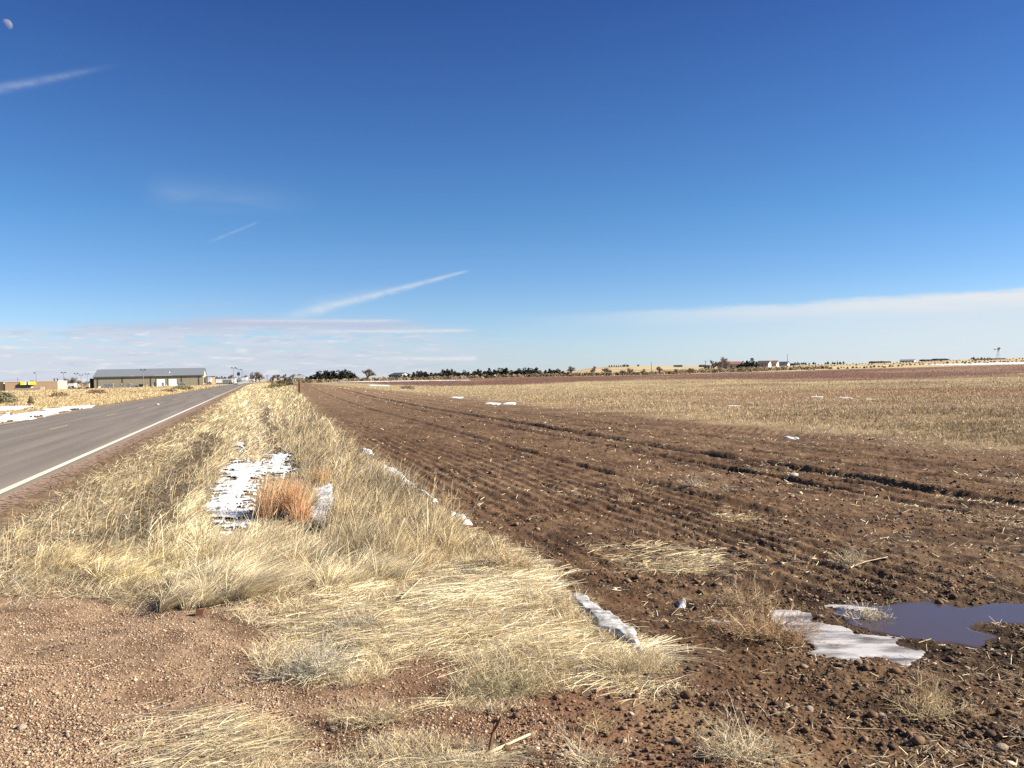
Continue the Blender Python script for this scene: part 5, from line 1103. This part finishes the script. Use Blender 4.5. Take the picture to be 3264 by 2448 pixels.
far_house('large grey-roofed barn with a white end on the right skyline', 2869, 2915, 1153, 1146, 760, 16, M_gw, rib_mat('grey_barn_roof', (.2, .2, .23)), M_whitew, 'barn')
far_house('smaller dark hip-roofed barn on the right skyline', 2949, 2972, 1150, 1146.5, 800, 10, M_dk, rib_mat('purple_grey_roof', (.16, .13, .14)), None, 'barn')
far_house('wide dark barn nearest the windmill on the skyline', 2989, 3025, 1148.5, 1143.5, 800, 12, M_dk, M_dk, None, 'barn')
far_house('distant dark farm building on the skyline before the farm trees', 2154, 2176, 1167.5, 1165.2, 860, 8, M_dk, M_dk, None, 'building')
far_house('tiny shed alone on the hilltop', 2034, 2038, 1165, 1163.3, 880, 3, M_dk, M_dk, None, 'shed')
far_house('dark arched farm building left of the farm trees', 2236, 2252, 1166, 1163, 760, 8, M_dk, M_dk, None, 'building')
# radio mast
p = at(2511, 590); h = px(2511, 1128, 590).z - p.z; e = empty('radio_mast', p, 0, label='tall thin mast beside the white-gabled outbuilding', cat='mast')
for a in range(3): MB().tube([(.35 * math.cos(a * 2.094), .35 * math.sin(a * 2.094), 0), (.22 * math.cos(a * 2.094), .22 * math.sin(a * 2.094), h)], .06, 5).build('leg', M_galv, e)
m_ = MB()
for k_ in range(int(h / 1.0)):
    z_ = k_ * 1.0
    for a in range(3):
        a0, a1 = a * 2.094, (a + 1) * 2.094; m_.tube([(.3 * math.cos(a0), .3 * math.sin(a0), z_), (.3 * math.cos(a1), .3 * math.sin(a1), z_ + 1)], .025, 4)
m_.build('lattice', M_galv, e)
# windmill
q = 560; p = at(3183, q); hub = px(3183.5, 1113, q); h = hub.z - p.z; e = empty('windmill', p, 0, label='metal farm windmill with tail vane on the right skyline', cat='windmill')
for sx in (-1, 1):
    for sy in (-1, 1): MB().tube([(sx * 1.1, sy * 1.1, 0), (sx * .18, sy * .18, h - .3)], .07, 5).build('leg', M_galv, e)
m_ = MB()
for k_ in range(1, 5):
    w = 1.1 - .92 * k_ / 5; z_ = (h - .3) * k_ / 5
    for a, b in (((-w, -w), (w, -w)), ((w, -w), (w, w)), ((w, w), (-w, w)), ((-w, w), (-w, -w))): m_.tube([(*a, z_), (*b, z_)], .035, 4)
m_.build('bracing', M_galv, e); MB().tube([(0, -.9, h), (0, .8, h)], .22, 8).build('gearbox', M_darkmetal, e)
wh = MB(); Rw = 5.6 / FPX * q
for k_ in range(18):
    a = k_ * math.pi / 9; da = .13; c0, s0, c1, s1 = math.cos(a - da), math.sin(a - da), math.cos(a + da), math.sin(a + da)
    V = [(.3 * Rw * c0, -.9, h + .3 * Rw * s0), (Rw * c0, -.95, h + Rw * s0), (Rw * c1, -.78, h + Rw * s1), (.3 * Rw * c1, -.84, h + .3 * Rw * s1)]
    wh.add(V + [(a_, b_ + .03, c_) for a_, b_, c_ in V], [(0, 1, 2, 3), (7, 6, 5, 4), (0, 4, 5, 1), (1, 5, 6, 2), (2, 6, 7, 3), (3, 7, 4, 0)])
for rr_ in (.32, .75): wh.tube([(rr_ * Rw * math.cos(t * math.pi / 12), -.88, h + rr_ * Rw * math.sin(t * math.pi / 12)) for t in range(25)], .04, 4)
wh.build('wheel', M_galv, e).rotation_euler = (0, 0, 0)
MB().tube([(0, .3, h), (-1.9, .5, h + .02)], .06, 5).build('tail_boom', M_galv, e); MB().add([(-1.2, .42, h - .12), (-2.4, .5, h - .4), (-2.4, .5, h + .4), (-1.2, .42, h + .12), (-1.2, .45, h - .12), (-2.4, .53, h - .4), (-2.4, .53, h + .4), (-1.2, .45, h + .12)], [(0, 1, 2, 3), (7, 6, 5, 4), (0, 4, 5, 1), (1, 5, 6, 2), (2, 6, 7, 3), (3, 7, 4, 0)]).build('tail_vane', M_galv, e)
# low stone wall on the ridge by the windmill
p = at(3104, 640); o = MB().box(0, 25, 0, .6, -.5, 1.15).build('ridge_hedge', mat('dark_hedge', (.09, .08, .065), .9, .3, 1)); o.location = p; o.rotation_euler = (0, -R(.25), .12); o.name = 'board_fence'; props(o, 'long low dark fence on the ridge under the windmill', 'fence')

# ------------------------------------------------------------------ white trailers, vehicles at the road end
def trailer(label, u0, u1, vt, vb, q, D=2.6, glassy=False):
    p = px(u0, vb, q); W = (u1 - u0) / FPX * q; h = (vb - vt) / FPX * q; e = empty('white_trailer', p, YAW * .4, label=label, cat='trailer'); MB().box(0, W, 0, D, .55, h).build('body', M_white, e, bevel=.05)
    MB().box(-.03, W + .03, -.04, D + .03, h, h + .08).build('roof', M_white, e)
    MB().box(.2, W - .2, .1, D - .1, .2, .55).build('chassis', M_darkmetal, e)
    for x0 in (W * .72, W * .82): MB().tube([(x0, -.02, .42), (x0, .25, .42)], .42, 12).build('wheel', M_rub, e)
    if glassy:
        for k_ in range(6): MB().box(W * .36 + k_ * W * .078, W * .36 + k_ * W * .078 + W * .07, -.03, -.004, .7, h * .86).build('panel', mat('dull_green_glass_%s' % ORD[k_], (.18, .23, .22), .4), e)
trailer('long white trailer with a row of grey-green panels', 687, 748, 1208, 1225, 420, glassy=True); trailer('shorter white trailer beyond the lamp posts', 758, 786, 1203.5, 1217, 470)
trailer('white trailer partly hidden behind the lean-to', 660, 672, 1208, 1222, 430); trailer('white truck body behind the tan shop', 216, 236, 1222, 1236, 420)
def pickup(label, u0, u1, vb, q, body, name='pickup_truck', yaw=0.0, van=False):
    p = px(u0, vb, q); W = (u1 - u0) / FPX * q; k_ = W / 5.2; e = empty(name, p, yaw, label=label, cat='car' if van else 'pickup truck'); e.scale = (k_, k_, k_)
    if van: prof = [(0, .45), (5.2, .45), (5.2, 1.0), (4.4, 1.15), (3.7, 1.75), (.5, 1.8), (.05, 1.1)]
    else: prof = [(0, .45), (5.2, .45), (5.2, 1.0), (4.2, 1.12), (3.6, 1.75), (2.2, 1.78), (2.05, 1.12), (0, 1.1)]
    V = [(a, 0, b) for a, b in prof] + [(a, 1.85, b) for a, b in prof]; n_ = len(prof)
    MB().add(V, [tuple(range(n_)), tuple(range(2 * n_ - 1, n_ - 1, -1))] + [(i, n_ + i, n_ + (i + 1) % n_, (i + 1) % n_) for i in range(n_)]).build('body', body, e, bevel=.05)
    MB().box(2.45 if not van else 1.0, 3.45, -.02, -.002, 1.15, 1.62).build('window', M_glass, e)
    for x0 in (.95, 4.25): 
        for y0 in (-.03, 1.65): MB().tube([(x0, y0, .38), (x0, y0 + .23, .38)], .38, 14).build('wheel', M_rub, e)
pickup('white pickup parked on the grass at the road end', 792, 811, 1216.5, 455, mat('white_car_paint', (.72, .72, .72), .3))
pickup('white car on the pavement below the twin lamp', 742, 757, 1228, 350, mat('white_car_paint_near', (.66, .67, .68), .3), name='parked_car', van=True)
pickup('black car parked between shop and container', 216, 226, 1240, 395, mat('black_car_paint', (.02, .02, .022), .3), name='parked_car', van=True)
pickup('dark green car parked right of the black car', 228, 242, 1241, 395, mat('green_car_paint', (.02, .05, .04), .3), name='parked_car', van=True)
pickup('dark blue car parked left of the black container', 247, 262, 1240, 395, mat('blue_car_paint', (.02, .025, .045), .3), name='parked_car', van=True)
pickup('dark pickup right beside the black container', 268, 285, 1239.5, 395, mat('dark_car_paint', (.03, .025, .025), .4))
# grey barrier
p = px(757, 1228, 345); e = empty('concrete_barrier', p, 0, label='low grey barrier leading to the road beside the white car', cat='barrier')
pe = px(790, 1217, 400); dv = pe - p; Lb = math.hypot(dv.x, dv.y); e.rotation_euler = (0, -math.atan2(dv.z, Lb), math.atan2(dv.y, dv.x))
for k_ in range(8): MB().prism([(-.3, 0), (.3, 0), (.12, .5), (.1, 1.0), (-.1, 1.0), (-.12, .5)], k_ * Lb / 8 + .03, (k_ + 1) * Lb / 8 - .03).build('segment', mat('blue_grey_concrete_%s' % ORD[k_], (.15, .175, .19), .8, .1), e)
# orange road-work truck and warning signs
p = px(866, 1214, 520); e = empty('work_truck', p, 0, label='white and orange work truck at the road crest', cat='truck')
MB().prism([(0, .5), (2.4, .5), (2.4, 1.9), (0, 1.9)], 0, 1.0).build('body', mat('orange_paint', (.65, .16, .03), .5), e); MB().box(-.9, -.02, 0, 2.2, .6, 2.1).build('cab', M_white, e); MB().box(.2, .9, .3, 1.8, 1.91, 2.3).build('beacon', mat('orange_beacon', (.7, .25, .05)), e)
for x0 in (-.6, .7): MB().tube([(x0, -.03, .4), (x0, .25, .4)], .4, 10).build('wheel', M_rub, e)
# low hangar behind the container
far_house('dark low-roofed hangar behind the black container', 265, 284, 1222, 1216.5, 520, 12, M_cream, rib_mat('green_grey_roof', (.1, .12, .10)), None, 'hangar')

# ------------------------------------------------------------------ moon
SUN_AZ, SUN_EL = R(94), R(30)
sund = np.array([math.sin(SUN_AZ) * math.cos(SUN_EL), math.cos(SUN_AZ) * math.cos(SUN_EL), math.sin(SUN_EL)])
md = ray(20.5, 79); mp_ = md * 9000; bm = bmesh.new(); bmesh.ops.create_icosphere(bm, subdivisions=5, radius=9000 * 14.3 / FPX)
sv = Vector(sund); kill = [f for f in bm.faces if f.calc_center_median().normalized().dot(sv) < .04]; bmesh.ops.delete(bm, geom=kill, context='FACES')
me = bpy.data.meshes.new('moon'); bm.to_mesh(me); bm.free(); me.polygons.foreach_set('use_smooth', np.ones(len(me.polygons), bool))
m = bpy.data.materials.new('moon_rock'); nt = NT(m); N = nt.nodes; out = N.new('ShaderNodeOutputMaterial'); df = N.new('ShaderNodeBsdfDiffuse'); tr = N.new('ShaderNodeBsdfTransparent'); mx = N.new('ShaderNodeMixShader')
nz = N.new('ShaderNodeTexNoise'); nz.inputs['Scale'].default_value = .03; cr = N.new('ShaderNodeMix'); cr.data_type = 'RGBA'; cr.inputs[6].default_value = (.16, .16, .19, 1); cr.inputs[7].default_value = (.42, .42, .46, 1)
tc = N.new('ShaderNodeTexCoord'); lnk(nt, tc.outputs['Object'], nz.inputs['Vector']); lnk(nt, nz.outputs[0], cr.inputs[0]); lnk(nt, cr.outputs[2], df.inputs[0]); mx.inputs[0].default_value = .25
lnk(nt, tr.outputs[0], mx.inputs[1]); lnk(nt, df.outputs[0], mx.inputs[2]); lnk(nt, mx.outputs[0], out.inputs[0]); me.materials.append(m)
o = bpy.data.objects.new('moon', me); COL.objects.link(o); o.location = (mp_[0], mp_[1], mp_[2] + EYE); props(o, 'pale daytime moon, a little over half lit, in the deep blue sky', 'moon')

# ------------------------------------------------------------------ world
w = bpy.data.worlds.new('World'); scene.world = w; w.use_nodes = True; nt = w.node_tree; nt.nodes.clear(); N = nt.nodes
out = N.new('ShaderNodeOutputWorld'); bg = N.new('ShaderNodeBackground'); bg.inputs[1].default_value = .052
sky = N.new('ShaderNodeTexSky'); sky.sky_type = 'NISHITA'; sky.sun_disc = False; sky.sun_elevation = SUN_EL; sky.sun_rotation = SUN_AZ; sky.altitude = 1600; sky.air_density = 1.0; sky.dust_density = .35; sky.ozone_density = 2.5
class E:   # tiny node-expression helper
    def __init__(s, sock): s.s = sock
    def _op(s, op, *a):
        n = N.new('ShaderNodeMath'); n.operation = op
        for i, v in enumerate((s,) + a):
            if isinstance(v, E): lnk(nt, v.s, n.inputs[i])
            else: n.inputs[i].default_value = float(v)
        return E(n.outputs[0])
    def __add__(s, o): return s._op('ADD', o)
    __radd__ = __add__
    def __sub__(s, o): return s._op('SUBTRACT', o)
    def __mul__(s, o): return s._op('MULTIPLY', o)
    __rmul__ = __mul__
    def __truediv__(s, o): return s._op('DIVIDE', o)
    def clamp(s): return s._op('MINIMUM', 1)._op('MAXIMUM', 0)
def sm(a, b, x):
    n = N.new('ShaderNodeMapRange'); n.interpolation_type = 'SMOOTHSTEP'; n.inputs[1].default_value = a; n.inputs[2].default_value = b; lnk(nt, x.s, n.inputs[0]); return E(n.outputs[0])
tc = N.new('ShaderNodeTexCoord'); sp = N.new('ShaderNodeSeparateXYZ'); lnk(nt, tc.outputs['Generated'], sp.inputs[0])
X, Y, Z = (E(sp.outputs[i]) for i in range(3)); AZ = X._op('ARCTAN2', Y) * 57.29578; EL = Z._op('ARCSINE') * 57.29578
def azel(u, v):
    d = ray(u, v); return math.degrees(math.atan2(d[0], d[1])), math.degrees(math.asin(d[2]))
def noise(sx, sy, det=5, seed=0.0, rough=.55, dist=0.0):
    c = N.new('ShaderNodeCombineXYZ'); lnk(nt, (AZ * sx).s, c.inputs[0]); lnk(nt, (EL * sy).s, c.inputs[1]); c.inputs[2].default_value = seed
    n = N.new('ShaderNodeTexNoise'); n.inputs['Scale'].default_value = 1; n.inputs['Detail'].default_value = det; n.inputs['Roughness'].default_value = rough; n.inputs['Distortion'].default_value = dist; lnk(nt, c.outputs[0], n.inputs['Vector']); return E(n.outputs[0])
def streak(p1, p2, w1, w2, a1, a2, nz_, end=(0.0, .12, .85, 1.0), wob=.25, soft=1.0):
    (x1, y1), (x2, y2) = azel(*p1), azel(*p2); L = math.hypot(x2 - x1, y2 - y1); dx, dy = (x2 - x1) / L, (y2 - y1) / L
    rx = AZ - x1; ry = EL - y1; t = (rx * dx + ry * dy) * (1 / L); d = ry * dx - rx * dy
    wd = t * (w2 - w1) + w1; wd = wd._op('MAXIMUM', .01); d = d + (nz_ - .5) * (wob * 2) * wd
    e = d / wd; g_ = (e * e * -1.0)._op('EXPONENT'); al = (t * (a2 - a1) + a1)
    return g_ * al * sm(end[0], end[1], t) * (sm(end[2], end[3], t) * -1.0 + 1.0) * ((nz_ - .5) * 1.9 + 1.0)
nA = noise(1.2, 3.0, 6, 1); nB = noise(.35, 2.2, 6, 7, .6, .5); nC = noise(.5, 3.2, 7, 13, .62, .3); nD = noise(3.0, 6.0, 5, 19)
cl = []   # (mask, colour)
cl.append((streak((-60, 292), (420, 196), .23, .13, .26, .06, nA, (-.3, -.1, .5, 1.0)), (.80, .88, 1.0)))
cl.append((streak((430, 602), (1060, 650), .75, .8, .10, .04, nB, (0, .2, .6, 1)), (.85, .92, 1.0)))
cl.append((streak((640, 782), (840, 700), .10, .06, .10, .14, nA, (0, .3, .8, 1)), (.85, .92, 1.0)))
cl.append((streak((880, 1020), (1510, 858), .33, .07, .50, .42, nA, (-.05, .25, .9, 1.0)), (.92, .96, 1.0)))
cl.append((streak((930, 985), (1290, 905), .45, .2, .16, .05, nA, (0, .3, .6, 1)), (.85, .92, 1.0)))
cl.append((streak((480, 975), (860, 968), .22, .15, .20, .1, nA, (0, .3, .6, 1)), (.62, .66, .85)))
cl.append((streak((190, 1056), (800, 1035), .34, .42, .55, .8, nD, (0, .12, .85, 1.0), .2), (.62, .66, .83)))
cl.append((streak((540, 1026), (1420, 1040), .42, .36, .9, .7, nD, (0, .25, .75, 1.0), .2), (.63, .67, .84)))
cl.append((streak((620, 1021), (1330, 1022), .10, .10, .35, .55, nD, (0, .3, .8, 1.0), .3), (.90, .90, .96)))
cl.append((streak((900, 1057), (1540, 1053), .12, .10, .6, .75, nD, (0, .3, .85, 1.0), .3), (.92, .92, .97)))
# broad bank at the lower left, broken cumulus under it
_, e_hi = azel(300, 1070); _, e_lo = azel(300, 1225)
lowL = (sm(e_hi - .2, e_hi + .9, EL) * -1.0 + 1.0) * (sm(-16, 4, AZ) * -1.0 + 1.0)
cl.append(((sm(e_hi - 1.6, e_hi + .4, EL) * -1.0 + 1.0) * (sm(-14, 10, AZ) * -1.0 + 1.0) * .55, (.70, .75, .88))); cl.append((lowL * sm(.36, .58, nB) * .8, (.78, .82, .94))); cl.append((lowL * sm(.52, .68, nC) * .8, (.97, .97, 1.0))); cl.append((lowL * sm(.5, .7, noise(.4, 2.6, 6, 31, .6, .4)) * .5, (.60, .66, .82)))
cl.append((streak((1130, 1143), (1530, 1143), .10, .13, .35, .8, nD, (0, .4, .94, 1.0), .4), (.95, .96, 1.0)))
# long white cirrus sheet rising to the right edge
(x1, y1), (x2, y2) = azel(1750, 1010), azel(3264, 928); sl = (y2 - y1) / (x2 - x1); dd = EL - ((AZ - x1) * sl + y1) + (noise(.25, 1.2, 6, 23, .6) - .5) * .7
reach = sm(x1 - 6, x2 + 2, AZ)
top = (sm(-.15, .35, dd) * -1.0 + 1.0)
cl.append((top * reach * .74, (.86, .92, .98))); cl.append((top * sm(-1.25, -.15, dd) * reach * (.5 + .8 * (noise(.18, 2.5, 6, 29) - .3)) * 1.0, (1.0, 1.0, 1.0)))
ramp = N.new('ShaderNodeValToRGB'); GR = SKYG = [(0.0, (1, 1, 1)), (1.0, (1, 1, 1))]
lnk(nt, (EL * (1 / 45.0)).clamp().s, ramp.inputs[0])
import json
SKYRAMP = [(0.0, (.68, .76, 1.0)), (.018, (.69, .78, 1.0)), (.045, (.73, .82, 1.0)), (.09, (.68, .81, .99)), (.135, (.58, .76, .98)), (.226, (.43, .70, .93)), (.315, (.37, .61, .895)), (.52, (.25, .42, .77)), (.56, (.25, .42, .77)), (.85, (.75, .88, 1.0)), (1.0, (.8, .9, 1.0))]  # topmost stops brightened, above the view, to add sky fill light
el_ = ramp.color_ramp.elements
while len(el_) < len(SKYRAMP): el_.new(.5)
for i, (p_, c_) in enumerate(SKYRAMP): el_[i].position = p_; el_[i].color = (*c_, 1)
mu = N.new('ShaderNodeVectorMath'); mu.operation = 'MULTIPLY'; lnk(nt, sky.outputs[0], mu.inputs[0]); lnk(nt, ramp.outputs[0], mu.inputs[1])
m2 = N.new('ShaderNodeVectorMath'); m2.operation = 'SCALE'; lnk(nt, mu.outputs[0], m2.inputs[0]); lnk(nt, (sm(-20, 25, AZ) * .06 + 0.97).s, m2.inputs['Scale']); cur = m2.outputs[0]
CLB = 6.0
for msk, c_ in cl:
    mx = N.new('ShaderNodeMix'); mx.data_type = 'RGBA'; lnk(nt, msk.clamp().s, mx.inputs[0]); lnk(nt, cur, mx.inputs[6]); mx.inputs[7].default_value = (c_[0] * CLB, c_[1] * CLB, c_[2] * CLB, 1); cur = mx.outputs[2]
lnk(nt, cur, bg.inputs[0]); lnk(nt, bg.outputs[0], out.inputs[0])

# ------------------------------------------------------------------ sun and camera
sl_ = bpy.data.lights.new('sun', 'SUN'); sl_.energy = 4.8; sl_.angle = R(.53); sl_.color = (1, .90, .715); so = bpy.data.objects.new('sun', sl_); COL.objects.link(so)
so.rotation_euler = Vector(sund).to_track_quat('Z', 'Y').to_euler()
cam = bpy.data.cameras.new('camera'); co = bpy.data.objects.new('camera', cam); COL.objects.link(co); scene.camera = co
cam.sensor_width = 36; cam.lens = 36 * FPX / FW; cam.clip_start = .05; cam.clip_end = 30000
Mx = Matrix(((CR[0], CU[0], -_fwd[0], 0), (CR[1], CU[1], -_fwd[1], 0), (CR[2], CU[2], -_fwd[2], EYE), (0, 0, 0, 1))); co.matrix_world = Mx
vs = scene.view_settings; scene.display_settings.display_device = 'sRGB'; vs.view_transform = 'Standard'; vs.look = 'None'; vs.exposure = 1.45; vs.gamma = 1; vs.use_curve_mapping = False
cy = scene.cycles; cy.max_bounces = 4; cy.diffuse_bounces = 2; cy.glossy_bounces = 2; cy.transmission_bounces = 2; cy.transparent_max_bounces = 6; cy.use_denoising = False
